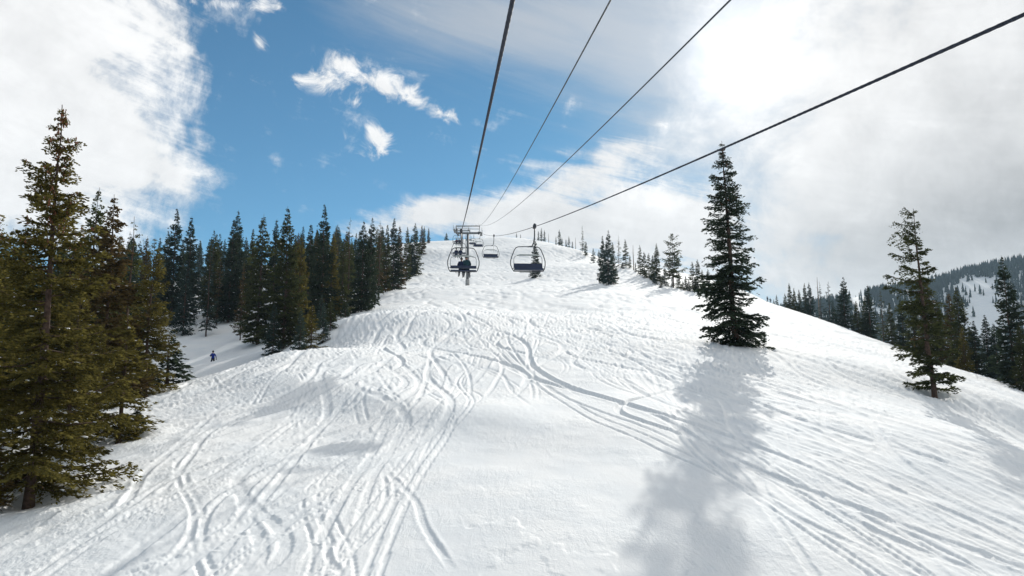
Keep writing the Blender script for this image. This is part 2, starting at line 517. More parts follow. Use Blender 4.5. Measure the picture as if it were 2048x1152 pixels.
def carve(P, width=.32, depth=.10, berm=.06, side=0.0, grid=near, step=.05, fade=True, rough=.3):
    D = dense(P, step)
    if len(D) < 6: return
    T = np.gradient(D, axis=0); T /= np.maximum(np.hypot(T[:, 0], T[:, 1]), 1e-6)[:, None]
    N = np.stack([-T[:, 1], T[:, 0]], 1)
    o = np.arange(-width * 1.35, width * 1.35, grid.c * .7)
    L = len(D)
    env = np.ones(L)
    if fade:
        k = max(3, L // 6); env[:k] = np.linspace(0, 1, k); env[-k:] = np.linspace(1, 0, k)
    curv = np.gradient(np.unwrap(np.arctan2(T[:, 1], T[:, 0])))
    curv = np.clip(np.convolve(curv, np.ones(25) / 25, 'same') * 40, -1, 1)
    s_ = np.arange(L) * step
    rg = 1 + rough * 2 * fbm(s_ * 2.2, np.full(L, rng.uniform(0, 99)), 3, 5)
    env = env * np.clip(D[:, 1] / 60, .5, 1)
    env = env * (.7 + .5 * vnoise(s_ * .12, np.full(L, rng.uniform(0, 99)), 3))
    half = width / 2
    q = o[None, :] / half
    groove = -depth * np.clip((1 - np.abs(q)) * 3.5, 0, 1)
    bl = np.clip((q + 2.4) / 1.0, 0, 1) * (q < -1.1); br = np.clip((2.4 - q) / 1.0, 0, 1) * (q > 1.1)
    wl = np.clip(.5 + side - curv, .1, 1.4)[:, None]; wr = np.clip(.5 - side + curv, .1, 1.4)[:, None]
    H = groove * env[:, None] + berm * (bl * wl + br * wr) * (env * rg)[:, None]
    X = D[:, 0, None] + N[:, 0, None] * o; Y = D[:, 1, None] + N[:, 1, None] * o
    H = np.where(np.abs(H) < .003, 0, H)
    grid.stamp(X.ravel(), Y.ravel(), H.ravel())


def pix_track(pts, **kw):
    kw['width'] *= .6
    kw['depth'] *= .8
    carve([pix_ground(*p) for p in pts], **kw)


# the tracks one can pick out, as polylines over the photograph cast on the snow
for pts, kw in [
    ([(958, 650), (985, 690), (1040, 740), (1110, 790), (1180, 835), (1300, 890), (1400, 935), (1560, 1020), (1745, 1128)], dict(width=.22, depth=.12, berm=.05)),
    ([(972, 648), (1000, 690), (1060, 742), (1130, 790), (1200, 832), (1330, 890), (1430, 938), (1590, 1022), (1765, 1122)], dict(width=.22, depth=.12, berm=.05)),
    ([(1010, 660), (1020, 690), (1050, 730), (1100, 775), (1200, 820), (1330, 875), (1480, 940)], dict(width=.34, depth=.12)),
    ([(935, 640), (925, 665), (940, 690), (985, 705), (1005, 730), (990, 765), (960, 800)], dict(width=.4, depth=.12)),
    ([(880, 640), (868, 672), (880, 700), (940, 725), (1000, 745), (1025, 780), (1070, 815)], dict(width=.4, depth=.13)),
    ([(800, 640), (770, 680), (750, 720), (765, 760), (785, 790), (770, 830), (720, 900), (690, 960)], dict(width=.38, depth=.12)),
    ([(760, 640), (745, 690), (775, 720), (780, 760), (755, 800)], dict(width=.34, depth=.11)),
    ([(865, 690), (855, 740), (840, 790), (810, 830), (780, 900), (745, 960), (715, 1050), (700, 1152)], dict(width=.42, depth=.13, berm=.09)),
    ([(870, 680), (905, 705), (935, 740), (940, 780), (925, 810)], dict(width=.35, depth=.1)),
    ([(760, 930), (790, 960), (830, 1000), (850, 1060), (890, 1120), (910, 1152)], dict(width=.36, depth=.09, berm=.06)),
    ([(700, 780), (640, 860), (560, 960), (480, 1060), (415, 1152)], dict(width=.45, depth=.13, berm=.1)),
    ([(690, 800), (620, 880), (520, 980), (440, 1090), (400, 1152)], dict(width=.36, depth=.12, berm=.09)),
    ([(560, 790), (430, 860), (380, 920), (330, 980), (270, 1030)], dict(width=.4, depth=.14, berm=.09)),
    ([(520, 780), (440, 820), (370, 880), (290, 950), (250, 1010), (150, 1090), (60, 1140)], dict(width=.45, depth=.13, berm=.1)),
    ([(380, 930), (280, 1000), (160, 1060), (40, 1110), (-40, 1140)], dict(width=.4, depth=.12, berm=.1)),
    ([(250, 960), (150, 1020), (0, 1075)], dict(width=.35, depth=.12, berm=.08)),
    ([(400, 748), (370, 780), (310, 820), (270, 838)], dict(width=.4, depth=.12, berm=.08)),
    ([(780, 830), (745, 905), (700, 970), (640, 1080), (600, 1152)], dict(width=.5, depth=.13, berm=.1)),
    ([(660, 1075), (655, 1110), (680, 1152)], dict(width=.35, depth=.1, berm=.12)),
    ([(1540, 640), (1600, 690), (1660, 740), (1690, 800), (1760, 860), (1840, 930), (1890, 1010), (1940, 1100)], dict(width=.6, depth=.11, berm=.1)),
    ([(1500, 650), (1580, 720), (1640, 800), (1650, 850), (1720, 905), (1850, 980), (1990, 1060), (2100, 1110)], dict(width=.5, depth=.12)),
    ([(1560, 780), (1640, 850), (1740, 900), (1800, 960), (1920, 1040), (2060, 1100)], dict(width=.5, depth=.12)),
    ([(1780, 845), (1760, 890), (1745, 910)], dict(width=.5, depth=.12, berm=.1)),
    ([(1520, 900), (1640, 960), (1760, 1020), (1900, 1090), (2040, 1152)], dict(width=.6, depth=.12)),
    ([(1540, 820), (1700, 905), (1860, 985), (2060, 1060)], dict(width=.4, depth=.12)),
    ([(1640, 690), (1760, 760), (1900, 840), (2060, 900)], dict(width=.5, depth=.12)),
    ([(1100, 620), (1090, 660), (1130, 680), (1190, 695), (1290, 740), (1400, 770)], dict(width=.45, depth=.12)),
    ([(1180, 620), (1180, 650), (1240, 670), (1330, 690)], dict(width=.45, depth=.12)),
    ([(1340, 690), (1270, 735), (1230, 745)], dict(width=.6, depth=.1)),
]:
    pix_track(pts, **kw)


def wander(x, y, length, amp, wl, drift=0.0):
    P = []; ph = rng.uniform(0, 6.28); s_ = 0.0; st = max(.6, wl / 14)
    wl2 = wl
    while s_ < length and y > 9:
        dx = np.clip((x - .5) * .02, -.28, .28) + drift
        P.append((x + amp * math.sin(ph), y))
        x += dx * st; y -= st; s_ += st
        wl2 = wl2 * .9 + .1 * wl * rng.uniform(.5, 1.6)
        ph += 2 * math.pi * st / wl2
    return P


def inside_smooth(P):
    for x, y in P:
        if -2.6 < x < 6.6 and 17 < y < 31.5: return True
    return False


def edge_left(y):                            # left limit of the open piste
    return np.interp(y, [15, 22, 30, 39, 52, 74, 95, 140, 205, 300, 355, 420], [-17, -15, -17, -20.5, -18.5, -17.5, -19.2, -22, -27.5, -36, -38, -40])


def edge_right(y):
    return np.interp(y, [15, 30, 45, 66, 95, 135, 170, 210, 320, 400], [17, 25, 33, 38, 42, 56, 50, 32, 30, 12])


for i in range(330):
    y = rng.uniform(24, 108) if i < 230 else rng.uniform(52, 108)
    x = rng.uniform(edge_left(y) + 1, edge_right(y))
    turny = rng.random() < (.65 if y > 42 else .3)
    amp, wl = (rng.uniform(.8, 2.2), rng.uniform(12, 26)) if turny else (rng.uniform(.1, .5), rng.uniform(10, 30))
    P = wander(x, y, rng.uniform(28, 80), amp, wl, rng.normal(0, .10))
    if len(P) < 5 or inside_smooth(P): continue
    if rng.random() < .65:                    # a pair of skis
        wdt, dp, o = rng.uniform(.11, .17), rng.uniform(.06, .11), rng.uniform(.24, .42)
        carve(P, width=wdt, depth=dp, berm=rng.uniform(.02, .05), side=rng.uniform(-.4, .4))
        carve([(a + o, b + rng.uniform(-.02, .02)) for a, b in P], width=wdt, depth=dp, berm=rng.uniform(.02, .05), side=rng.uniform(-.4, .4))
    else:                                     # a snowboard or a skidded run
        carve(P, width=rng.uniform(.25, .45), depth=rng.uniform(.05, .11), berm=rng.uniform(.03, .08), side=rng.uniform(-.5, .5), rough=1.2)
for i in range(24):                           # short skidded turns cutting across
    y = rng.uniform(46, 95); x = rng.uniform(edge_left(y) + 2, edge_right(y))
    a = rng.uniform(-1.0, 1.0); L = rng.uniform(2.5, 7)
    P = [(x + L * t * math.cos(a) * np.sign(rng.normal() or 1), y - abs(math.sin(a)) * L * t - .6 * t * t * L * .3) for t in np.linspace(0, 1, 6)]
    carve(P, width=rng.uniform(.4, .9), depth=rng.uniform(.05, .10), berm=rng.uniform(.04, .09), side=rng.uniform(-.5, .5))
for i in range(330):
    y = 90 + 310 * rng.random() ** 1.4; x = rng.uniform(edge_left(y) + 1, edge_right(y))
    P = wander(x, y, rng.uniform(40, 120), rng.uniform(.8, 4.0), rng.uniform(10, 26), rng.normal(0, .12))
    if len(P) < 5: continue
    carve(P, width=rng.uniform(.5, .9), depth=rng.uniform(.12, .26), berm=rng.uniform(.02, .06), grid=far, step=.18)
for i in range(240):                          # long streaks down the right flank
    y = rng.uniform(24, 85); x = rng.uniform(7, edge_right(y))
    P = wander(x, y, rng.uniform(4, 22), rng.uniform(.1, .9), rng.uniform(8, 24), rng.normal(.10, .16))
    if len(P) < 5 or inside_smooth(P): continue
    carve(P, width=rng.choice([.25, .4, .6, .9]), depth=rng.uniform(.05, .13), berm=rng.uniform(.03, .08), side=rng.uniform(-.5, .5))
for i in range(120):                          # bold S-turns all over the middle slope
    y = rng.uniform(50, 104); x = rng.uniform(edge_left(y) + 2, edge_right(y))
    P = wander(x, y, rng.uniform(30, 70), rng.uniform(.9, 2.6), rng.uniform(16, 32), rng.normal(0, .16))
    if len(P) < 5 or inside_smooth(P): continue
    carve(P, width=rng.uniform(.28, .5), depth=rng.uniform(.10, .2), berm=rng.uniform(.03, .07), side=rng.uniform(-.5, .5))
for i in range(170):                          # fine older ski pairs in between
    y = rng.uniform(42, 108); x = rng.uniform(edge_left(y) + 2, edge_right(y))
    P = wander(x, y, rng.uniform(20, 60), rng.uniform(.5, 2.2), rng.uniform(12, 28), rng.normal(0, .18))
    if len(P) < 5 or inside_smooth(P): continue
    o = rng.uniform(.25, .5); dp = rng.uniform(.05, .09)
    for q in (0, o): carve([(a + q, b) for a, b in P], width=.13, depth=dp, berm=.02)
near.blur(0); far.blur(1)


WELLS = [at(*q)[:2] for q in ((58, 1000, 22.5), (1472, 688, 57), (1866, 786, 46), (237, 880, 29.6), (292, 788, 39), (725, 618, 95))]


def relief(X, Y):
    d = np.hypot(X, Y)
    h = near.sample(X, Y) * np.clip((98 - Y) / 8, 0, 1) + far.sample(X, Y) * np.clip((Y - 88) / 8, 0, 1)
    inp = 1 / (1 + np.exp(-(X - edge_left(Y)) / 1.0))
    k = np.clip((140 - d) / 120, 0, 1)
    h = h * np.clip(inp, .1, 1)
    # wind crust and old churned snow
    chop = np.clip(fbm(X * .13, Y * .13, 3, 40) * 3 + .35, 0, 1)
    left = np.clip((-X - 2) / 5, 0, 1) * np.clip((46 - Y) / 10, 0, 1)
    chop = np.maximum(chop, left * .75)
    sm = np.exp(-(((X - 2.2) / 4.2) ** 4 + ((Y - 24) / 6.5) ** 4))
    chop = chop * (1 - .85 * sm)
    h += k * (.055 * fbm(X * 1.9, Y * 1.3, 4, 7, .62) * chop)
    h += k * .032 * fbm(X * 6.0, Y * 4.0, 3, 23, .6) * chop
    h += .20 * fbm(X * .16, Y * .11, 3, 9) + .9 * fbm(X * .03, Y * .03, 2, 19) * np.clip(d / 120, 0, 1)
    # crusty steps in the smooth patch
    st = fbm(X * .9, Y * .6, 4, 77, .55)
    h += .55 * sm * np.clip(st - .05, 0, .06) * np.clip(fbm(X * .35, Y * .5, 2, 31) * 6, 0, 1)
    for wx_, wy_ in WELLS:
        dw = np.hypot(X - wx_, Y - wy_)
        h += -.22 * np.exp(-(dw / .6) ** 2) + .13 * np.exp(-((dw - 1.5) / .7) ** 2)
    far_h = np.clip((Y - 90) / 60, 0, 1)
    h += far_h * (.07 * fbm(X * .5, Y * .22, 4, 51, .7) + .22 * fbm(X * .22, Y * .16, 2, 53)) * inp
    h += k * .02 * (np.abs(fbm(X * .9 + 1.3 * fbm(X * .2, Y * .2, 2, 61), Y * .35, 4, 63, .6)) * -2 + .3) * np.clip((Y - 30) / 15, 0, 1) * inp
    return h


def height(x, y):
    x = np.atleast_1d(np.asarray(x, float)); y = np.atleast_1d(np.asarray(y, float))
    return base(x, y) + relief(x, y)


# ---------------------------------------------------------------- terrain mesh
fine_az = np.linspace(math.radians(-41), math.radians(41), 1150)
coarse = np.linspace(math.radians(41), math.radians(319), 70)[1:-1]
AZ = np.concatenate([fine_az, coarse])
R = [.02, 1.0, 2.0]
while R[-1] < 430:
    r = R[-1]
    R.append(r + (.9 if r < 13 else np.clip(r * r / (8.5 * 740) * .82, .055, 1.35)))
while R[-1] < 4200: R.append(R[-1] * 1.09)
R = np.array(R)
AA, RR = np.meshgrid(AZ, R)
TX, TY = RR * np.sin(AA), RR * np.cos(AA)
TZ = height(TX.ravel(), TY.ravel()).reshape(TX.shape)
nr, na = TX.shape
ii = np.arange(nr - 1)[:, None] * na; jj = np.arange(na)[None]; j2 = (jj + 1) % na
faces = np.stack([ii + jj, ii + j2, ii + na + j2, ii + na + jj], -1).reshape(-1, 4)[:, ::-1]
ver = np.stack([TX, TY, TZ], -1).reshape(-1, 3)
me = quick_mesh('snow_slope', ver, faces, 4)
me.polygons.foreach_set('use_smooth', np.ones(len(me.polygons), bool))
me.materials.append(SNOW)
slope = bpy.data.objects.new('snow_slope', me); COL.objects.link(slope)
tag(slope, 'open white ski slope crossed by ski tracks', None, None, 'structure')


def mesh_z(x, y):
    """height of the built sheet itself"""
    a, r_ = math.atan2(x, y), math.hypot(x, y)
    i = int(np.clip(np.searchsorted(fine_az, a) - 1, 0, len(fine_az) - 2)); j = int(np.clip(np.searchsorted(R, r_) - 1, 0, len(R) - 2))
    u_, v_ = np.clip((a - fine_az[i]) / (fine_az[i + 1] - fine_az[i]), 0, 1), np.clip((r_ - R[j]) / (R[j + 1] - R[j]), 0, 1)
    return float((TZ[j, i] * (1 - u_) + TZ[j, i + 1] * u_) * (1 - v_) + (TZ[j + 1, i] * (1 - u_) + TZ[j + 1, i + 1] * u_) * v_)


print('terrain', nr, na, 'tris', len(faces) * 2)


# ---------------------------------------------------------------- trees
def tree_meshes(name, seed, H, R, c0=.06, dz=.26, per=6, dens=1.0, tw=.045, tl=.30, prof=.85, up=.5, down=-.35, ragged=.25, gaps=0.0, lean=.0, snow=0, trunk_r=None, one_side=0.0, cones=0):
    r = np.random.default_rng(seed)
    trunk_r = trunk_r or H * .0085 + .03
    # trunk
    zs = np.linspace(-.5, H, 14)
    wob = np.cumsum(r.normal(0, H * .0025, (14, 2)), 0); wob -= wob[0]
    cx_ = lambda z: np.interp(z, zs, wob[:, 0] + lean * zs)
    cy_ = lambda z: np.interp(z, zs, wob[:, 1])
    tr = MB()
    rad = [max(.012, trunk_r * (1 - max(z, 0) / H) ** .85 * (1.35 if z < .2 else 1)) for z in zs]
    tr.tube([(cx_(z), cy_(z), z) for z in zs], rad, 9)
    # branches
    h = []
    z = H * c0
    while z < H * .985:
        n = max(2, int(round(per * (1 - .45 * z / H) + r.normal(0, .8))))
        h += list(z + r.normal(0, dz * .16, n)); z += dz * (1.0 - .45 * z / H) * r.uniform(.8, 1.2)
    h = np.clip(np.array(h), H * c0 * .8, H * .99)
    t = h / H
    nb = len(h)
    a = r.uniform(0, 2 * math.pi, nb)
    sect = 1 + ragged * (np.sin(a * 2 + t * 23 + seed) * .5 + np.sin(a * 3 - t * 41 + seed * 2) * .5)
    tt = np.clip((t - c0) / (1 - c0), 0, 1)
    pr = (1 - tt) ** prof * np.clip(.80 + tt * 3.0, .0, 1.0)
    L = np.maximum(R * pr * sect * np.where(r.random(nb) < .3, r.uniform(.45, .8, nb), r.uniform(.85, 1.1, nb)), .12)
    L = L * np.clip((1 - tt) * 4 + .45, 0, 1)
    if one_side: L *= 1 + one_side * np.cos(a - math.pi) * np.clip((t - .5) * 4, 0, 1)
    keep = (r.random(nb) > gaps * np.clip(vnoise(a * 1.3 + seed, t * 9, 3) * 1.8, 0, 1))
    h, a, L, t, tt = h[keep], a[keep], L[keep], t[keep], tt[keep]
    nb = len(h)
    p = down + (up - down) * tt ** 1.2 + r.normal(0, .12, nb)
    sag = .18 * (1 - tt)

    def bp(i, s_):
        rr = L[i] * s_ * np.cos(p[i])
        zz = h[i] + L[i] * (np.sin(p[i]) * s_ - sag[i] * s_ * (1 - s_) * 1.4 + .16 * s_ ** 2.2)
        return np.stack([cx_(h[i]) + rr * np.cos(a[i]), cy_(h[i]) + rr * np.sin(a[i]), zz], -1)
    for i in range(nb):
        if L[i] > .35:
            q = bp(np.array([i] * 4), np.array([0, .35, .7, 1.0]))
            b0 = .012 + .014 * L[i] * (1 if tw < .06 else 1.3)
            tr.tube(q, [b0, b0 * .75, b0 * .45, .006], 3, False)
    # twigs: on the axis and on side branchlets that spread the bough flat
    cnt = np.maximum(8, (L ** 1.35 * 62 * dens + 14 * dens)).astype(int)
    I = np.repeat(np.arange(nb), cnt)
    n = len(I)
    nsec = 9
    sec = r.integers(0, nsec, n)
    s_ = np.clip((sec + .5) / nsec + r.normal(0, .02, n), .05, 1)
    on_axis = r.random(n) < .25
    s_ = np.where(on_axis, r.uniform(.1, 1, n), s_)
    P = bp(I, s_)
    sd = np.where((sec + I) % 2 == 0, 1, -1) * np.where(r.random(n) < .12, -1, 1)
    hsh = np.sin(I * 12.9898 + sec * 78.233) * 43758.5453; hsh -= np.floor(hsh)
    yaw = a[I] + sd * (.55 + .5 * hsh)
    ls = (L[I] * .46 * (1 - .62 * s_) + .10) * (.6 + .7 * hsh)
    v_ = np.where(on_axis, 0, r.uniform(.1, 1, n) ** .8)
    P = P + np.stack([np.cos(yaw), np.sin(yaw), np.full(n, -.10) - .32 * v_ * (hsh + .3)], -1) * (ls * v_)[:, None]
    yw = yaw + r.normal(0, .55, n) - on_axis * sd * r.uniform(0, .6, n)
    dzp = r.normal(-.20, .26, n) + .3 * tt[I]
    D = np.stack([np.cos(yw), np.sin(yw), dzp], -1); D /= np.linalg.norm(D, axis=1)[:, None]
    ln = tl * r.uniform(.5, 1.25, n) * (.6 + .4 * (1 - tt[I])) * np.clip((1 - tt[I]) * 3.2 + .30, 0, 1)
    Nn = r.normal(0, 1, (n, 3)); Nn -= (Nn * D).sum(1)[:, None] * D; Nn /= np.linalg.norm(Nn, axis=1)[:, None]
    wd = (tw * r.uniform(.7, 1.35, n))[:, None]
    P = P + r.normal(0, .02, (n, 3))
    V = np.stack([P, P + D * (ln * .4)[:, None] + Nn * wd, P + D * ln[:, None], P + D * (ln * .4)[:, None] - Nn * wd], 1)
    # leader
    cr = quick_mesh(name + '_crown', V.reshape(-1, 3), np.arange(n * 4).reshape(n, 4), 4)
    tint = np.clip(r.normal(.4, .2, nb)[I] + r.normal(0, .22, n), 0, 1)
    at_ = cr.attributes.new('tint', 'FLOAT', 'POINT')
    at_.data.foreach_set('value', np.repeat(tint, 4).astype(np.float32))
    tm = tr.mesh(name + '_trunk'); tm.materials.append(BARK)
    cr.materials.append(GREEN)
    sm = None
    if snow:
        sb = MB()
        ids = r.choice(nb, min(snow, nb), p=(L * (1.15 - t)) / (L * (1.15 - t)).sum(), replace=False)
        for i in ids:
            q0 = r.uniform(.35, .95)
            c_ = bp(np.array([i]), np.array([q0]))[0]
            sx = r.uniform(.05, .15) * min(1.2, .5 + L[i] * .4) * (.75 if tw < .035 else 1)
            k0 = len(sb.v)
            sb.ball((0, 0, 0), (sx, sx * r.uniform(.3, .6), sx * r.uniform(.18, .32)), 7, 4)
            ca, sa = math.cos(a[i]), math.sin(a[i])
            for k in range(k0, len(sb.v)):
                x, y, z = sb.v[k]; j = 1 + r.normal(0, .22); x, y, z = x * j, y * j, z * j
                z += x * math.sin(p[i]) * .8
                sb.v[k] = (c_[0] + x * ca - y * sa, c_[1] + x * sa + y * ca, c_[2] + z + sx * .22)
        sm = sb.mesh(name + '_snow'); sm.materials.append(CLUMP)
    cm = None
    if cones:                                 # brown cones hanging near the top
        cb = MB()
        ids = np.nonzero(t > .62)[0]
        for i in r.choice(ids, cones):
            c_ = bp(np.array([i]), np.array([r.uniform(.45, 1.0)]))[0] + r.normal(0, .05, 3)
            l_ = r.uniform(.06, .10) * (1 + tw * 8)
            cb.tube([c_, c_ - (0, 0, l_ * .5), c_ - (0, 0, l_)], [.006, l_ * .26, .004], 5, False)
        cm = cb.mesh(name + '_cones'); cm.materials.append(CONE)
    return tm, cr, sm, cm


PROTO = {}


def proto(key, H, **kw):
    PROTO[key] = (H,) + tree_meshes(key, H=H, **kw)


for i in range(3):
    proto(f'dense{i}', 13, seed=20 + i, R=2.35, per=8, dz=.42, dens=.66, tw=.066, tl=.34, prof=.88, gaps=.15, snow=60, ragged=.25)
for i in range(3):
    proto(f'slim{i}', 13, seed=40 + i, R=1.75, per=8, dz=.42, dens=.75, tw=.066, tl=.32, prof=.84, gaps=.18, snow=36, ragged=.30)
for i in range(2):
    proto(f'open{i}', 13, seed=60 + i, R=2.0, per=5, dz=.56, dens=.62, tw=.055, tl=.30, prof=.85, gaps=.5, snow=44, ragged=.45, c0=.10)
for i in range(2):
    proto(f'skirt{i}', 8, seed=70 + i, R=2.0, per=7, dz=.34, dens=.7, tw=.05, tl=.28, prof=.95, gaps=.15, snow=70, c0=.04)
for i in range(2):
    proto(f'spire{i}', 11, seed=80 + i, R=1.4, per=6, dz=.42, dens=.8, tw=.075, tl=.34, prof=.75, gaps=.35, snow=0, ragged=.45, c0=.08)
proto('sapling0', 2.0, seed=90, R=.6, per=5, dz=.16, dens=1.4, tw=.030, tl=.16, prof=.9, snow=8, c0=.08)
proto('giant', 12.2, seed=5, R=2.4, per=7, dz=.31, cones=420, dens=2.9, tw=.026, tl=.18, prof=.82, gaps=.34, ragged=.4, snow=120, c0=.07, up=.4, down=-.3, trunk_r=.15)
proto('tall', 15.6, seed=8, R=2.5, per=8, dz=.40, cones=200, dens=1.8, tw=.037, tl=.24, prof=.70, gaps=.28, ragged=.40, snow=80, c0=.035, up=.3, down=-.42, lean=-.014, trunk_r=.24)
proto('lopsided', 11.4, seed=15, R=1.32, per=6, dz=.42, dens=2.8, tw=.032, tl=.20, prof=.22, gaps=.34, ragged=.5, snow=80, c0=.075, up=.3, down=-.25, lean=-.03, trunk_r=.16, one_side=.75)
proto('mid0', 10.5, seed=17, R=2.1, per=7, dz=.34, dens=1.6, tw=.030, tl=.20, prof=.78, gaps=.28, ragged=.3, snow=110, c0=.08)
proto('mid1', 9.5, seed=18, R=2.0, per=7, dz=.34, dens=1.6, tw=.030, tl=.20, prof=.8, gaps=.3, ragged=.35, snow=110, c0=.07)
proto('young0', 5.6, seed=19, R=1.1, per=6, dz=.25, dens=2.0, tw=.026, tl=.17, prof=.85, gaps=.35, ragged=.4, snow=70, c0=.09)
# round-topped pine
proto('pine', 11.3, seed=33, R=2.2, per=6, dz=.5, dens=.9, tw=.065, tl=.30, prof=.45, gaps=.35, ragged=.5, snow=6, c0=.2, up=.45, down=-.1)

NTREE = [0]


def plant(kind, px, top, Y, label, m=GREEN, width=1.0, name='spruce_tree', group=None, H=None, snow=True, lean=0.0, base_py=None):
    """base on the ground at pixel column px and depth Y; height from the pixel row of its top"""
    x = (px - CX) / F * Y
    bx, by = x, Y
    z0 = gz(bx, by)
    # column at that depth seen through a tilted camera
    for _ in range(3):
        v = (z0 * math.cos(PITCH) - by * math.sin(PITCH)) / (by * math.cos(PITCH) + z0 * math.sin(PITCH))
        dep = by * math.cos(PITCH) + z0 * math.sin(PITCH)
        bx = (px - CX) / F * dep
        z0 = gz(bx, by)
    if H is None:
        d = ray(px, top)
        H = by / d[1] * d[2] - z0
    z0 = mesh_z(bx, by) - .05
    H0, tm, cr, sm, cm = PROTO[kind]
    root = empty(name, (bx, by, z0), random.Random(NTREE[0] * 7 + 3).uniform(0, 6.28) if kind not in ('tall', 'lopsided', 'giant') else 0.0)
    root.rotation_euler.x = 0
    sz = H / H0
    root.scale = (sz * width, sz * width, sz)
    NTREE[0] += 1
    o = bpy.data.objects.new('trunk', tm); COL.objects.link(o); o.parent = root
    o = bpy.data.objects.new('crown', cr); COL.objects.link(o); o.parent = root
    o.material_slots[0].link = 'OBJECT'; o.material_slots[0].material = m
    if sm and snow:
        o = bpy.data.objects.new('branch_snow', sm); COL.objects.link(o); o.parent = root; o['kind'] = 'stuff'
    if cm:
        o = bpy.data.objects.new('cones', cm); COL.objects.link(o); o.parent = root; o['kind'] = 'stuff'
    tag(root, label, 'tree', group)
    PLANTED.append((name, kind, px, round(H, 1), Y))
    TREEPOS.append((bx, by))
    TOPS.append((px, top, Y))
    return root


PLANTED, TREEPOS, TOPS = [], [], []
GL, GR = 'spruces of the left forest', 'spruces along the right edge of the piste'
# --- left: foreground stand
plant('giant', 58, 197, 22.5, 'tallest olive spruce at the far left edge, its trunk foot nearest the camera', OLIVE)
plant('young0', -8, 880, 21.5, 'small dark spruce cut by the left edge below the giant spruce', OLIVEB, 1.3)
plant('mid1', -40, 420, 27, 'olive spruce cut off by the left picture edge behind the giant spruce', OLIVE, 1.2)
plant('mid0', 130, 560, 27.5, 'olive spruce hidden in the lower right skirt of the giant spruce', OLIVE, 1.1)
plant('young0', 237, 610, 29.6, 'thin young olive spruce with bare trunk foot right of the giant spruce', OLIVE, 1.35)
plant('sapling0', 273, 808, 30.5, 'knee-high dark spruce sapling beside the thin young olive spruce', DEEP, 1.25)
plant('mid1', 190, 640, 33, 'short olive spruce with snowy boughs between the giant and the young spruce', OLIVE, 1.0)
plant('mid0', 292, 462, 39, 'broad olive spruce with a bare trunk foot at the mouth of the shaded gully', OLIVE, 1.0)
plant('dense1', 203, 388, 38, 'pointed dark spruce, second tall spruce right of the giant spruce', OLIVEB, 1.1)
plant('dense2', 158, 372, 42, 'slim spruce tip just right of the giant spruce crown', GREEN, .9)
plant('open0', 245, 430, 43, 'ragged-topped spruce between the pointed dark spruce and the gully spruce', GREEN, 1.1)
plant('dense0', 118, 470, 38, 'dense olive spruce filling the gap right behind the giant spruce', OLIVE, 1.25)
plant('dense0', 225, 520, 45, 'olive spruce low behind the ragged-topped spruce', OLIVE, 1.2)
plant('dense2', 20, 455, 46, 'dark spruce showing through the gaps of the giant spruce at the left', GREEN, 1.3)
plant('sapling0', 334, 672, 44, 'small dark bough-heavy sapling at the left of the gully snow', DEEP, 1.6)
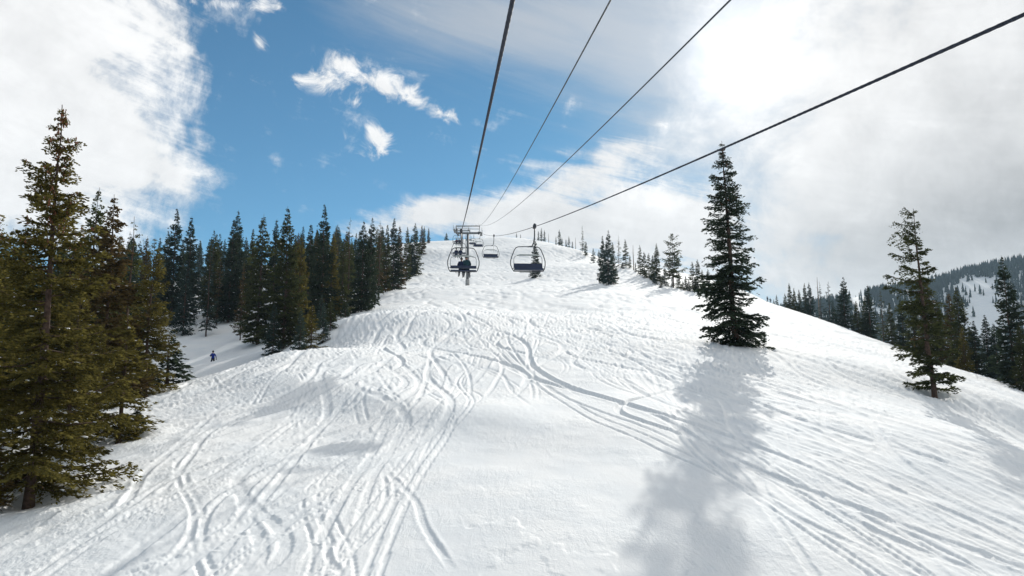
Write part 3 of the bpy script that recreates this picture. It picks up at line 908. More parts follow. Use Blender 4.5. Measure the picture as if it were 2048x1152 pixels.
# --- left: front row of the forest round the gully
for k, px, top, Y, m, wd, lab in [
    ('dense0', 340, 416, 124, DEEP, 1.05, 'tall dark spire, leftmost of the two tall tips left of the gully'),
    ('skirt0', 366, 520, 116, BLUEG, .9, 'snow-dusted dark spruce at the back left of the gully'),
    ('slim0', 370, 430, 132, DEEP, 1.2, 'tall dark spire right beside the leftmost tall tip'),
    ('open1', 412, 480, 114, BLUEG, .85, 'ragged blue-green spruce with forked foot behind the lone skier'),
    ('dense2', 420, 457, 126, GREEN, .95, 'twin-tipped green spruce behind the lone skier'),
    ('open0', 433, 500, 121, OLIVEB, .9, 'thin brownish spruce with a pale bare trunk right of the lone skier'),
    ('slim1', 456, 436, 122, DEEP, 1.1, 'narrow dark spruce joined to the taller spire on its right'),
    ('dense1', 464, 418, 127, DEEP, .95, 'tall dark spire above the middle of the gully'),
    ('open1', 480, 520, 110, OLIVEB, .8, 'small brownish spruce with a bare foot nearest the gully snow'),
    ('dense0', 499, 455, 124, GREEN, .9, 'green spruce with a bare trunk foot between two tall spires'),
    ('slim2', 515, 423, 104, GREEN, 1.3, 'tall green spruce left of the broad front spruce'),
    ('slim0', 545, 435, 120, DEEP, 1.0, 'thin spire showing just left of the broad front spruce tip'),
    ('dense1', 566, 411, 77, GREEN, 1.05, 'broad tall dark spruce standing on the edge of the gully'),
    ('dense2', 594, 470, 80, OLIVE, .95, 'olive-lit spruce leaning against the right of the broad front spruce'),
    ('skirt1', 545, 600, 75, BLUEG, 1.0, 'low snowy spruce in front of the broad tall dark spruce'),
    ('skirt1', 598, 612, 60, BLUEG, .9, 'low snowy spruce on the crest right of the broad dark spruce'),
    ('young0', 622, 604, 64, OLIVE, 1.3, 'slim young spruce on the crest between two low snowy spruces'),
    ('skirt0', 646, 598, 68, BLUEG, .8, 'snowy young spruce on the crest below the tallest middle spire'),
    ('young0', 660, 590, 71, GREEN, 1.3, 'slim green young spruce at the right end of the crest row'),
    ('sapling0', 690, 600, 82, DEEP, 1.2, 'tiny dark spruce at the snow edge left of the dense piste-edge spruce'),
    ('slim1', 613, 443, 100, DEEP, 1.2, 'dark spruce left of the tallest middle spire'),
    ('dense0', 642, 405, 92, DEEP, .95, 'tallest middle spire with a long thin tip'),
    ('slim2', 660, 458, 96, OLIVE, 1.1, 'olive-tinted spruce right of the tallest middle spire'),
    ('skirt0', 640, 585, 84, BLUEG, .8, 'small snowy spruce at the foot of the tallest middle spire'),
    ('young0', 618, 610, 82, OLIVE, 1.2, 'young olive spruce at the snow edge below the tallest middle spire'),
    ('open0', 694, 430, 108, GREEN, 1.0, 'open-branched spruce with a bare trunk right of the tallest middle spire'),
    ('slim0', 682, 470, 104, GREEN, .9, 'thin-trunked spruce next to the open-branched spruce'),
    ('dense1', 722, 434, 95, DEEP, 1.05, 'dense dark spruce at the piste edge with its trunk foot in the snow'),
    ('dense2', 738, 428, 101, DEEP, .9, 'second dense dark spruce touching the one at the piste edge'),
    ('open1', 757, 440, 128, OLIVEB, 1.0, 'brownish spruce in the gap right of the dense dark pair'),
    ('slim1', 771, 448, 136, GREEN, 1.0, 'slim spruce with a visible thin trunk left of the grey-footed spruce'),
    ('dense0', 785, 434, 141, DEEP, 1.05, 'dark blue-green spruce with dead grey lower boughs at the piste edge'),
    ('slim2', 796, 448, 150, OLIVEB, 1.1, 'brownish spruce right behind the grey-footed spruce'),
    ('slim0', 813, 453, 185, GREEN, 1.0, 'slim spruce left of the dense uphill clump'),
    ('dense1', 828, 443, 200, GREEN, 1.1, 'dense spruce of the uphill clump, its foot standing in the piste snow'),
    ('slim1', 822, 470, 198, DEEP, 1.3, 'short dark spruce against the left of the uphill clump'),
    ('slim2', 843, 450, 290, OLIVEB, 1.1, 'taller of the two far spruces beyond the uphill clump'),
    ('slim0', 848, 453, 300, GREEN, 1.0, 'far spruce crowding the right of its taller neighbour'),
    ('slim1', 857, 455, 350, OLIVEB, 1.1, 'last thin spruce at the upper right end of the left forest'),
]:
    plant(k, px, top, Y, lab, m, wd * .86, group=GL)
# rows behind, of which only tips and gaps show
rr = random.Random(4)
nb_ = 0
BACK = []
tries = 0
while nb_ < 215 and tries < 9000:
    tries += 1
    Y = rr.uniform(104, 330) if rr.random() < .75 else rr.uniform(48, 110)
    pe = np.interp(Y, [45, 75, 95, 140, 205, 300, 355], [250, 330, 690, 755, 795, 825, 845])
    px = rr.uniform(-60, pe - 8)
    if Y < 104 and px > 255 and not (px > 590 and Y > 92): continue
    if 315 < px < 560 and Y < 134: continue
    x = (px - CX) / F * Y
    if any((x - a) ** 2 + (Y - b) ** 2 < (2.3 if Y < 150 else 3.4) ** 2 for a, b in TREEPOS): continue
    top = rr.uniform(448, 482) if rr.random() < .7 else rr.uniform(470, 540)
    z0 = gz(x, Y); d = ray(px, top); H = Y / d[1] * d[2] - z0
    if not 6 < H < 17.5: continue
    BACK.append((px, top, Y, plant(rr.choice(['slim0', 'slim1', 'slim2', 'dense0', 'dense1', 'dense2', 'open0', 'open1', 'spire0']), px, top, Y, 'spruce deep in the left forest showing only a sliver between nearer spruces', rr.choice([DEEP, GREEN, GREEN, OLIVEB, BLUEG]), rr.uniform(.72, .98), group='spruces in the back rows of the left forest', snow=rr.random() < .6)))
    nb_ += 1

# those whose tip shows get a label of their own, counted from a spruce one can find
ANCH = [(-80, 'left picture edge'), (58, 'giant olive spruce'), (203, 'pointed dark spruce'), (292, 'broad gully-mouth spruce'), (366, 'twin tips by the gully'), (464, 'tall spire above the gully'), (566, 'broad gully-edge spruce'), (642, 'tallest middle spire'), (738, 'dense piste-edge pair'), (785, 'grey-footed spruce'), (828, 'dense uphill clump'), (857, 'last thin forest spruce')]
WORD = 'first second third fourth fifth sixth seventh eighth ninth tenth eleventh twelfth thirteenth fourteenth fifteenth sixteenth seventeenth eighteenth nineteenth twentieth twenty-first twenty-second twenty-third twenty-fourth twenty-fifth twenty-sixth twenty-seventh twenty-eighth twenty-ninth thirtieth thirty-first thirty-second'.split()
plant('skirt1', 893, 464, 388, 'lone small bushy spruce on the skyline left of the lift tower', DEEP, 1.3)

# --- right of the lift line
for k, px, top, Y, m, wd, lab in [
    ('dense2', 1071, 474, 190, DEEP, .85, 'lone spruce seen through the nearest empty chair'),
    ('spire0', 1077, 461, 385, DEEP, 1.0, 'skyline spruce just right of the nearest empty chair hanger'),
    ('spire1', 1083, 455, 385, DEEP, 1.0, 'tallest of three skyline spruces right of the nearest chair hanger'),
    ('spire0', 1089, 460, 383, DEEP, 1.0, 'third skyline spruce right of the nearest chair hanger'),
    ('spire1', 1033, 465, 400, DEEP, 1.0, 'tiny skyline spruce left of the nearest chair hanger'),
    ('spire0', 1041, 468, 400, DEEP, 1.0, 'tinier skyline spruce between the rope and the chair hanger'),
    ('spire1', 1112, 473, 360, DEEP, .9, 'short skyline spruce left of the pointed skyline pair'),
    ('spire0', 1119, 459, 352, DEEP, 1.1, 'pointed skyline spruce, taller of a pair with its lower neighbour'),
    ('spire1', 1124, 475, 350, DEEP, 1.2, 'lower neighbour of the pointed skyline spruce'),
    ('spire0', 1132, 479, 345, DEEP, 1.1, 'left spruce of the small triple clump on the right skyline'),
    ('spire1', 1138, 473, 342, DEEP, 1.1, 'middle and tallest spruce of the small triple clump on the right skyline'),
    ('spire0', 1145, 483, 338, DEEP, 1.1, 'right spruce of the small triple clump on the right skyline'),
    ('open1', 1165, 451, 318, GREEN, .75, 'tall thin spruce standing clear on the right skyline'),
    ('spire0', 1172, 482, 312, GREEN, 1.2, 'short spruce tucked at the right of the tall thin skyline spruce'),
    ('spire1', 1187, 496, 292, DEEP, 1.4, 'squat spruce alone on the right skyline'),
    ('spire0', 1198, 499, 275, DEEP, 1.2, 'low spruce left of the dark clump on the right slope'),
    ('slim1', 1206, 470, 158, DEEP, .9, 'left tip of the dark clump on the right slope'),
    ('dense2', 1217, 458, 151, BLUEG, .85, 'tall dark spruce with trunk foot in the snow, centre of the right clump'),
    ('slim0', 1227, 482, 157, GREEN, .9, 'right shoulder spruce of the dark clump on the right slope'),
    ('open0', 1238, 468, 205, GREEN, .7, 'first slender spruce right of the dark clump'),
    ('spire1', 1252, 479, 208, GREEN, 1.1, 'second slender spruce right of the dark clump'),
    ('spire0', 1260, 510, 206, GREEN, 1.1, 'short spruce beside the second slender spruce'),
    ('spire0', 1271, 524, 196, DEEP, 1.1, 'small spruce right of the thin dead pole'),
    ('spire1', 1281, 490, 188, GREEN, 1.0, 'third slender spruce, right of the thin dead pole'),
    ('spire0', 1289, 503, 184, GREEN, 1.3, 'bushy-headed thin spruce right of the third slender spruce'),
    ('spire1', 1298, 506, 178, GREEN, 1.3, 'thin spruce left of the broad spruce next to the pine'),
    ('slim2', 1306, 508, 172, BLUEG, 1.1, 'lower left companion of the broad spruce next to the pine'),
    ('dense1', 1314, 485, 168, GREEN, .85, 'broad spruce just left of the round-topped pine'),
    ('skirt0', 1330, 530, 158, BLUEG, .9, 'low bushy spruce at the left foot of the pine'),
    ('skirt1', 1358, 540, 152, GREEN, .9, 'low bushy spruce at the right foot of the pine'),
    ('slim0', 1372, 548, 152, GREEN, 1.4, 'short green spruce right of the pine'),
    ('spire1', 1386, 520, 150, GREEN, 1.3, 'slender spruce, left of two tips before the tall lone spruce'),
    ('spire0', 1397, 514, 149, GREEN, 1.2, 'slender spruce, right and taller of two tips before the tall lone spruce'),
    ('slim1', 1406, 537, 147, GREEN, 1.2, 'short spruce at the left fringe of the tall lone spruce'),
    ('spire0', 1417, 534, 146, DEEP, 1.2, 'dark spruce half hidden behind the tall lone spruce'),
    ('skirt0', 1345, 552, 156, DEEP, 1.1, 'squat dark spruce right under the pine'),
    ('skirt1', 1392, 553, 149, GREEN, 1.0, 'squat green spruce under the two slender tips'),
    ('skirt0', 1310, 540, 160, BLUEG, 1.0, 'low blue-green spruce at the left end of the thicket under the pine'),
    ('skirt1', 1322, 556, 150, GREEN, 1.2, 'squat spruce in the thicket left below the pine'),
    ('skirt0', 1366, 560, 146, GREEN, 1.3, 'squat bush-like spruce in the thicket right below the pine'),
    ('skirt1', 1378, 556, 147, DEEP, 1.2, 'dark bush-like spruce between the pine and the two slender tips'),
    ('skirt0', 1408, 560, 144, GREEN, 1.3, 'bush-like spruce right below the two slender tips'),
    ('skirt1', 1424, 562, 142, GREEN, 1.2, 'bush-like spruce touching the left skirt of the tall lone spruce'),
    ('skirt0', 1290, 535, 178, GREEN, 1.0, 'low spruce under the bushy-headed thin spruce'),
    ('spire1', 1554, 589, 232, DEEP, 1.2, 'tiny spruce right of the two far skiers'),
    ('spire0', 1550, 601, 200, DEEP, 1.0, 'tiny spruce below the two far skiers'),
    ('spire0', 1572, 584, 176, GREEN, 1.2, 'small spruce at the left end of the far right row'),
    ('slim0', 1581, 564, 172, GREEN, 1.0, 'first tall spruce of the far right row'),
    ('slim1', 1590, 574, 170, GREEN, 1.1, 'second spruce of the far right row, leaning on the first'),
    ('slim2', 1601, 577, 164, DEEP, 1.1, 'third spruce of the far right row, short and dark'),
    ('dense0', 1612, 563, 158, DEEP, .8, 'taller left half of the dense pair in the far right row'),
    ('dense1', 1621, 561, 154, BLUEG, .9, 'right half of the dense pair in the far right row'),
    ('open0', 1643, 558, 150, BLUEG, .8, 'thin open spruce right of the dead pole in the far right row'),
    ('open1', 1661, 560, 144, BLUEG, 1.1, 'snow-tipped open spruce left of the dark cone-shaped spruce'),
    ('skirt1', 1668, 600, 142, BLUEG, .9, 'low blue-green spruce at the foot of the snow-tipped open spruce'),
    ('dense2', 1691, 551, 136, DEEP, 1.15, 'dark cone-shaped spruce, broadest of the far right row'),
    ('slim0', 1716, 598, 130, GREEN, 1.3, 'short green spruce right of the dark cone-shaped spruce'),
    ('slim2', 1742, 567, 124, DEEP, 1.2, 'slim dark spruce midway between the cone-shaped and the lopsided spruce'),
    ('dense0', 1733, 590, 126, GREEN, .9, 'bushy spruce at the left of the slim dark spruce'),
    ('open1', 1768, 578, 106, GREEN, .9, 'open spruce with a bare trunk on the right snow edge'),
    ('slim1', 1785, 606, 110, GREEN, 1.2, 'green spruce right of the open bare-trunked spruce'),
    ('slim0', 1808, 594, 104, DEEP, 1.2, 'dark spruce two places left of the lopsided spruce'),
    ('dense1', 1832, 590, 98, GREEN, 1.1, 'green spruce hidden at the left of the lopsided spruce'),
    ('dense2', 1862, 540, 92, OLIVEB, 1.0, 'brownish-green spruce right behind the lopsided spruce'),
    ('dense0', 1884, 600, 88, GREEN, 1.0, 'green spruce at the right fringe of the lopsided spruce'),
    ('slim2', 1908, 584, 82, OLIVEB, 1.2, 'slim brownish spruce right of the lopsided spruce'),
    ('dense1', 1927, 570, 78, GREEN, 1.0, 'tall green spruce in the middle of the near right row'),
    ('skirt0', 1932, 650, 75, OLIVE, .8, 'low olive spruce at the foot of the near right row'),
    ('slim1', 1955, 640, 77, DEEP, 1.3, 'dark pointed spruce before the snowy clearing'),
    ('slim0', 1981, 628, 78, DEEP, 1.2, 'snow-dusted dark spruce below the snowy clearing'),
    ('slim2', 1998, 644, 77, BLUEG, 1.2, 'short dark spruce left of the spruce at the right edge'),
    ('dense2', 2032, 503, 63, DEEP, .95, 'tall dark snow-laden spruce at the right picture edge'),
    ('skirt1', 2050, 640, 60, GREEN, .8, 'green spruce cut by the right picture edge'),
]:
    plant(k, px, top, Y, lab, m, wd, group=GR)
plant('pine', 1347, 464, 154, 'round-topped open pine rising from the bushes on the right', GREEN, 1.0, name='pine_tree')
plant('tall', 1474, 271, 57, 'tall lone spruce on the open slope casting a long shadow toward the camera', DEEP)
plant('lopsided', 1868, 400, 46, 'lopsided spruce with wind-swept top and bare reddish trunk foot on the right', GREEN)
for px, top, Y, lab in [(1223, 577, 141, 'left of two tiny saplings in the snow below the right clump'), (1231, 573, 142, 'right of two tiny saplings in the snow below the right clump'),
                        (1245, 525, 204, 'small dark sapling between the slender spruces and the right clump'), (1706, 648, 130, 'low sapling before the dark cone-shaped spruce'),
                        (1426, 668, 58, 'tiny sapling left of the foot of the tall lone spruce'), (1826, 745, 60, 'small snowy sapling left of the lopsided spruce')]:
    plant('sapling0', px, top, Y, lab, DEEP, 1.2, name='spruce_sapling')


# back-row spruces the camera sees nothing of are left out; the others are counted off
bpy.context.view_layer.update()
dgr = bpy.context.evaluated_depsgraph_get()
cntr = {}
rv = random.Random(2)
gone = set()
for px, top, Y, o in sorted(BACK, key=lambda q: q[0]):
    H0 = [p for p in PLANTED if p[2] == px and p[4] == Y][0][3]
    seen_top = seen = 0
    mine = set(o.children)
    for k in range(70):
        t_ = rv.uniform(.15, 1.0) if k > 14 else rv.uniform(.84, .99)
        q = Vector(o.location) + Vector((rv.uniform(-1, 1) * 1.3 * (1.05 - t_), 0, H0 * t_))
        hit, loc, nrm, idx, ob, mtx = S.ray_cast(dgr, Vector((0, 0, 0)), q.normalized(), distance=600)
        if hit and ob.original in mine:
            seen += 1
            if t_ > .84: seen_top += 1
    if seen == 0:
        gone.add(o); continue
    an = [n_ for x_, n_ in ANCH if x_ <= px][-1]
    key = (an, seen_top > 0)
    k = cntr[key] = cntr.get(key, 0) + 1
    o['label'] = f'{WORD[min(k, 32) - 1]} back-row spruce {"tip" if seen_top else "glimpsed between nearer spruces,"} counted rightward from the {an}'
for o in gone:
    for ch in list(o.children): bpy.data.objects.remove(ch)
    bpy.data.objects.remove(o)
print('back rows kept', len(BACK) - len(gone), 'of', len(BACK))


def snag(px, top, Y, label):
    p0 = at(px, top, Y); z0 = gz(p0[0], Y); H = p0[2] - z0
    root = empty('dead_tree', (p0[0], Y, z0))
    m = MB(); m.tube([(0, 0, -.4), (.02, 0, H * .4), (-.03, .02, H * .75), (0, 0, H)], [.14, .11, .07, .03], 7)
    m.build('trunk', DEADWOOD, root)
    m = MB(); r = random.Random(px)
    for i in range(9):
        z = H * r.uniform(.25, .92); a = r.uniform(0, 6.28); l = r.uniform(.2, .55)
        m.tube([(0, 0, z), (l * math.cos(a), l * math.sin(a), z + r.uniform(-.1, .15))], [.025, .008], 4)
    m.build('branch_stubs', DEADWOOD, root)
    tag(root, label, 'tree')


snag(1097, 467, 380, 'bare dead pole beside the three skyline spruces')
snag(1151, 475, 332, 'bare dead pole right of the triple skyline clump')
snag(1266, 490, 202, 'thin bare dead pole between slender spruces on the right slope')
snag(1634, 554, 151, 'thin bare dead pole standing in the far right row')

# ---------------------------------------------------------------- far wooded hill
fx = np.linspace(120, 1500, 150); fy = np.linspace(560, 1900, 110)
FX, FY = np.meshgrid(fx, fy)


def hill_z(X, Y):
    az_ = X / np.maximum(Y, 1)
    rid = np.interp(az_, [.15, .33, .45, .55, .62, .70, .8, 1.0, 1.5], [60, 112, 140, 158, 180, 198, 205, 215, 210]) * 1.05   # ridge height at Y=1150
    t = np.clip((Y - 600) / 560, 0, 1)
    s_ = t * t * (3 - 2 * t)
    z = -60 + (rid + 60) * (.35 * t + .65 * s_) - np.clip(Y - 1180, 0, 900) * .10
    z += 14 * fbm(X * .006, Y * .006, 3, 3) * t
    return z


FZ = hill_z(FX, FY)
nf, mf = FX.shape
ia = np.arange(nf - 1)[:, None] * mf; ja = np.arange(mf - 1)[None]
hf = np.stack([ia + ja, ia + ja + 1, ia + mf + ja + 1, ia + mf + ja], -1).reshape(-1, 4)
hm = quick_mesh('far_hill', np.stack([FX, FY, FZ], -1).reshape(-1, 3), hf, 4)
hm.polygons.foreach_set('use_smooth', np.ones(len(hm.polygons), bool))
hm.materials.append(SNOW)
fh = bpy.data.objects.new('far_hill', hm); COL.objects.link(fh)
tag(fh, 'snowy far hillside under dark forest', None, None, 'structure')
# its forest: one mass of small spruces
r = np.random.default_rng(77)
N0 = 12500
wx = r.uniform(300, 1100, N0); wy = r.uniform(700, 1235, N0)
a_ = wx / wy
keep = (a_ > .26) & (a_ < .88)
pxs = CX + a_ * F * .985
wz = hill_z(wx, wy)
pys = CY - F * (wz * math.cos(PITCH) - wy * math.sin(PITCH)) / (wy * math.cos(PITCH) + wz * math.sin(PITCH))
clear = ((pxs - 1965) / 62) ** 2 + ((pys - 625) / 62) ** 2 < (1.0 + 1.2 * fbm(wx * .02, wy * .02, 3, 12)) ** 2 * 1.1
clear |= ((pxs - 1710) / 20) ** 2 + ((pys - 600) / 14) ** 2 < 1
clear |= fbm(wx * .012, wy * .012, 3, 88) > .30
keep &= ~(clear & (r.random(N0) > .07))
wx, wy, wz = wx[keep], wy[keep], wz[keep]
n = len(wx)
hh = r.uniform(9, 16, n); rad = hh * r.uniform(.12, .17, n)
K = 5
vv, ff = [], []
lv = [(0.05, 1.0), (.34, .62), (.34, .80), (.62, .36), (.62, .52), (1.0, 0.0)]
ang0 = r.uniform(0, 6.28, n)
VV = np.zeros((n, len(lv) * K, 3))
for li, (tz, tr_) in enumerate(lv):
    for k in range(K):
        an = ang0 + 2 * math.pi * k / K
        jit = r.uniform(.65, 1.3, n)
        VV[:, li * K + k, 0] = wx + rad * tr_ * jit * np.cos(an)
        VV[:, li * K + k, 1] = wy + rad * tr_ * jit * np.sin(an)
        VV[:, li * K + k, 2] = wz + hh * (tz + r.uniform(-.05, .03, n))
fq = []
for la, lb in ((0, 1), (2, 3), (4, 5)):
    for k in range(K):
        fq.append((la * K + k, la * K + (k + 1) % K, lb * K + (k + 1) % K, lb * K + k))
fq = np.array(fq)
FF = (np.arange(n)[:, None, None] * (len(lv) * K) + fq[None]).reshape(-1, 4)
fm = quick_mesh('far_forest', VV.reshape(-1, 3), FF, 4)
ta = fm.attributes.new('tint', 'FLOAT', 'POINT'); ta.data.foreach_set('value', np.repeat(r.uniform(0, .8, n), len(lv) * K).astype(np.float32))
fm.materials.append(DEEP)
fo = bpy.data.objects.new('far_forest', fm); COL.objects.link(fo)
tag(fo, 'dense dark conifer forest covering the far hill', 'forest', None, 'stuff')
print('far forest trees', n, 'tris', len(FF) * 2)


# ---------------------------------------------------------------- lift: ropes
def ropeL(y): return np.array([.48 - .0787 * y, y, 2.4 + .1645 * y + .000285 * y * y])
def ropeR(y): return np.array([5.62 - .079 * y, y, 2.57 + .1671 * y + .00024 * y * y])


TOWER_Y, TOWER2_Y = 170.0, 305.0


def rope_points(fn):
    """span below the tower, span between the towers, and the run over the crest"""
    def P(y):
        if y <= TOWER_Y: return fn(y)
        a = fn(TOWER_Y)
        x = a[0] - .079 * (y - TOWER_Y)
        z2 = gz(x, TOWER2_Y) + 9.2
        if y <= TOWER2_Y:
            t = (y - TOWER_Y) / (TOWER2_Y - TOWER_Y)
            return np.array([x, y, a[2] + (z2 - a[2]) * t - 2.0 * 4 * t * (1 - t) * .5])
        return np.array([x, y, z2 + (gz(x, 440) + 6 - z2) * (y - TOWER2_Y) / (440 - TOWER2_Y)])
    return P


PL, PR = rope_points(ropeL), rope_points(ropeR)


def strand_rope(name, fn, r0, label, ys):
    """laid rope: a lobed section twisting along its length"""
    v, f = [], []
    n = 12; s_ = 0.0; prev = None
    for y in ys:
        p = fn(y)
        q = fn(y + .05); t = Vector(q - p).normalized()
        u = t.cross(Vector((0, 0, 1))).normalized(); b = u.cross(t)
        if prev is not None: s_ += float(np.linalg.norm(p - prev))
        prev = p
        tw = s_ * 2 * math.pi / .42
        for k in range(n):
            a = 2 * math.pi * k / n
            rr_ = r0 * (1 + .10 * math.cos(6 * (a - tw)))
            v.append(Vector(p) + (u * math.cos(a) + b * math.sin(a)) * rr_)
    for i in range(len(ys) - 1):
        for k in range(n): f.append((i * n + k, i * n + (k + 1) % n, (i + 1) * n + (k + 1) % n, (i + 1) * n + k))
    o = MB().add(v, f).build(name, ROPE)
    return tag(o, label, 'rope')


YS = list(np.arange(-14, 16, .05)) + list(np.arange(16, 40, .5)) + list(np.arange(40, 436, 3.0))
strand_rope('haul_rope', PL, .021, 'thick steel haul rope passing straight overhead to the left side of the tower', YS)
strand_rope('haul_rope', PR, .021, 'thick steel haul rope slanting down from the upper right over the empty chairs', YS)


def cable(x0, x1, label):
    def fn(y): return np.array([x0 + (x1 - x0) * y / 170, y, 4.3 + .163 * y + .00027 * y * y])
    m = MB(); ys = list(np.arange(-14, 171, 2.0))
    m.tube([fn(y) for y in ys], .016, 6)
    tag(m.build('communication_cable', CABLE), label, 'cable')


cable(2.23, -8.7, 'thin dark cable left of two running between the haul ropes')
cable(4.18, -8.1, 'thin dark cable right of two running between the haul ropes, nearer the sun')


# ---------------------------------------------------------------- lift: tower
def tower(y, label, top_bars=True):
    a, b = Vector(PL(y)), Vector(PR(y))
    mid = (a + b) / 2
    zg = gz(mid.x, y) - .4
    H = mid.z - zg
    root = empty('lift_tower', (mid.x, y, zg)); tag(root, label, 'tower')
    gx = (b.x - a.x) / 2
    m = MB(); m.tube([(0, 0, 0), (0, 0, 1.9), (0, 0, 2.0)], [.50, .46, .40], 14); m.build('base_column', mat('base_steel', (.33, .33, .32), .7, .2, .2, 3.0), root)
    m = MB(); m.tube([(0, 0, 1.95), (0, 0, H * .6), (0, 0, H - .9)], [.36, .31, .27], 14); mast = m.build('mast', STEEL, root)
    m = MB(); m.box((0, 0, H - .75), (gx * 2 + .5, .42, .40)); m.build('crossarm', STEEL, root, False)
    # ladder on the left flank
    m = MB()
    for sx in (-.17, .17): m.tube([(-.62, sx - .0, 2.2), (-.52, sx, H - 1.0)], .025, 6)
    lad = m.build('ladder', STEEL, mast)
    m = MB()
    z = 2.4
    while z < H - 1.1:
        fx_ = -.62 + .10 * (z - 2.2) / (H - 3.2)
        m.tube([(fx_, -.17, z), (fx_, .17, z)], .016, 5); z += .32
    m.build('rungs', STEEL, mast)
    m = MB()
    for zz in (3.5, H * .5, H - 2.0): m.box((-.44, 0, zz), (.36, .08, .06))
    m.build('ladder_brackets', STEEL, mast, False)
    # lifting frame over the crossarm
    m = MB()
    ft = H + .95
    for sx in (-1, 1):
        for sy in (-.45, .45):
            m.tube([(sx * (gx + .1), sy * .5, H - .56), (sx * (gx + .2), sy, ft)], .055, 6)
    for sy in (-.45, .45): m.tube([(-gx - .25, sy, ft), (gx + .25, sy, ft)], .06, 6)
    for sx in (-1, -.33, .33, 1): m.tube([(sx * (gx + .2), -.45, ft), (sx * (gx + .2), .45, ft)], .045, 6)
    for sy in (-.3, .3): m.tube([(-gx - .2, sy, H + .25), (gx + .2, sy, H + .25)], .03, 6)
    m.build('lifting_frame', STEEL, root)
    # sheave trains and catwalks
    for sx, fn in ((-1, PL), (1, PR)):
        p = Vector(fn(y)) - Vector((mid.x, y, zg))
        dr = (Vector(fn(y + 1)) - Vector(fn(y - 1))).normalized()
        m = MB()
        m.tube([p - dr * 2.1 - Vector((0, 0, .28)), p + dr * 2.1 - Vector((0, 0, .28))], .075, 8)
        m.box((p.x, p.y, p.z - .48), (.2, .5, .5))
        tr = m.build('sheave_beam', DARKST, root)
        for k in range(6):
            c_ = p + dr * (-1.9 + .76 * k) - Vector((0, 0, .2))
            s_ = MB(); s_.tube([c_ - Vector((.07, 0, 0)), c_ + Vector((.07, 0, 0))], .165, 12); s_.build('sheave', DARKST, tr)
        m = MB()
        cx2 = p.x + sx * .55
        m.box((cx2, p.y, p.z - .62), (.5, 4.0, .05))
        for yy in (-1.9, 0, 1.9): m.tube([(cx2 + sx * .22, p.y + yy, p.z - .6), (cx2 + sx * .22, p.y + yy, p.z + .45)], .022, 6)
        m.tube([(cx2 + sx * .22, p.y - 1.95, p.z + .45), (cx2 + sx * .22, p.y + 1.95, p.z + .45)], .022, 6)
        m.tube([(cx2 + sx * .22, p.y - 1.95, p.z - .1), (cx2 + sx * .22, p.y + 1.95, p.z - .1)], .018, 6)
        m.build('catwalk', STEEL, root, False)
    return root


tower(TOWER_Y, 'grey steel lift tower with crossarm and lifting frame in the middle of the piste')
tower(TOWER2_Y, 'distant lift tower mostly hidden behind the nearer tower head')


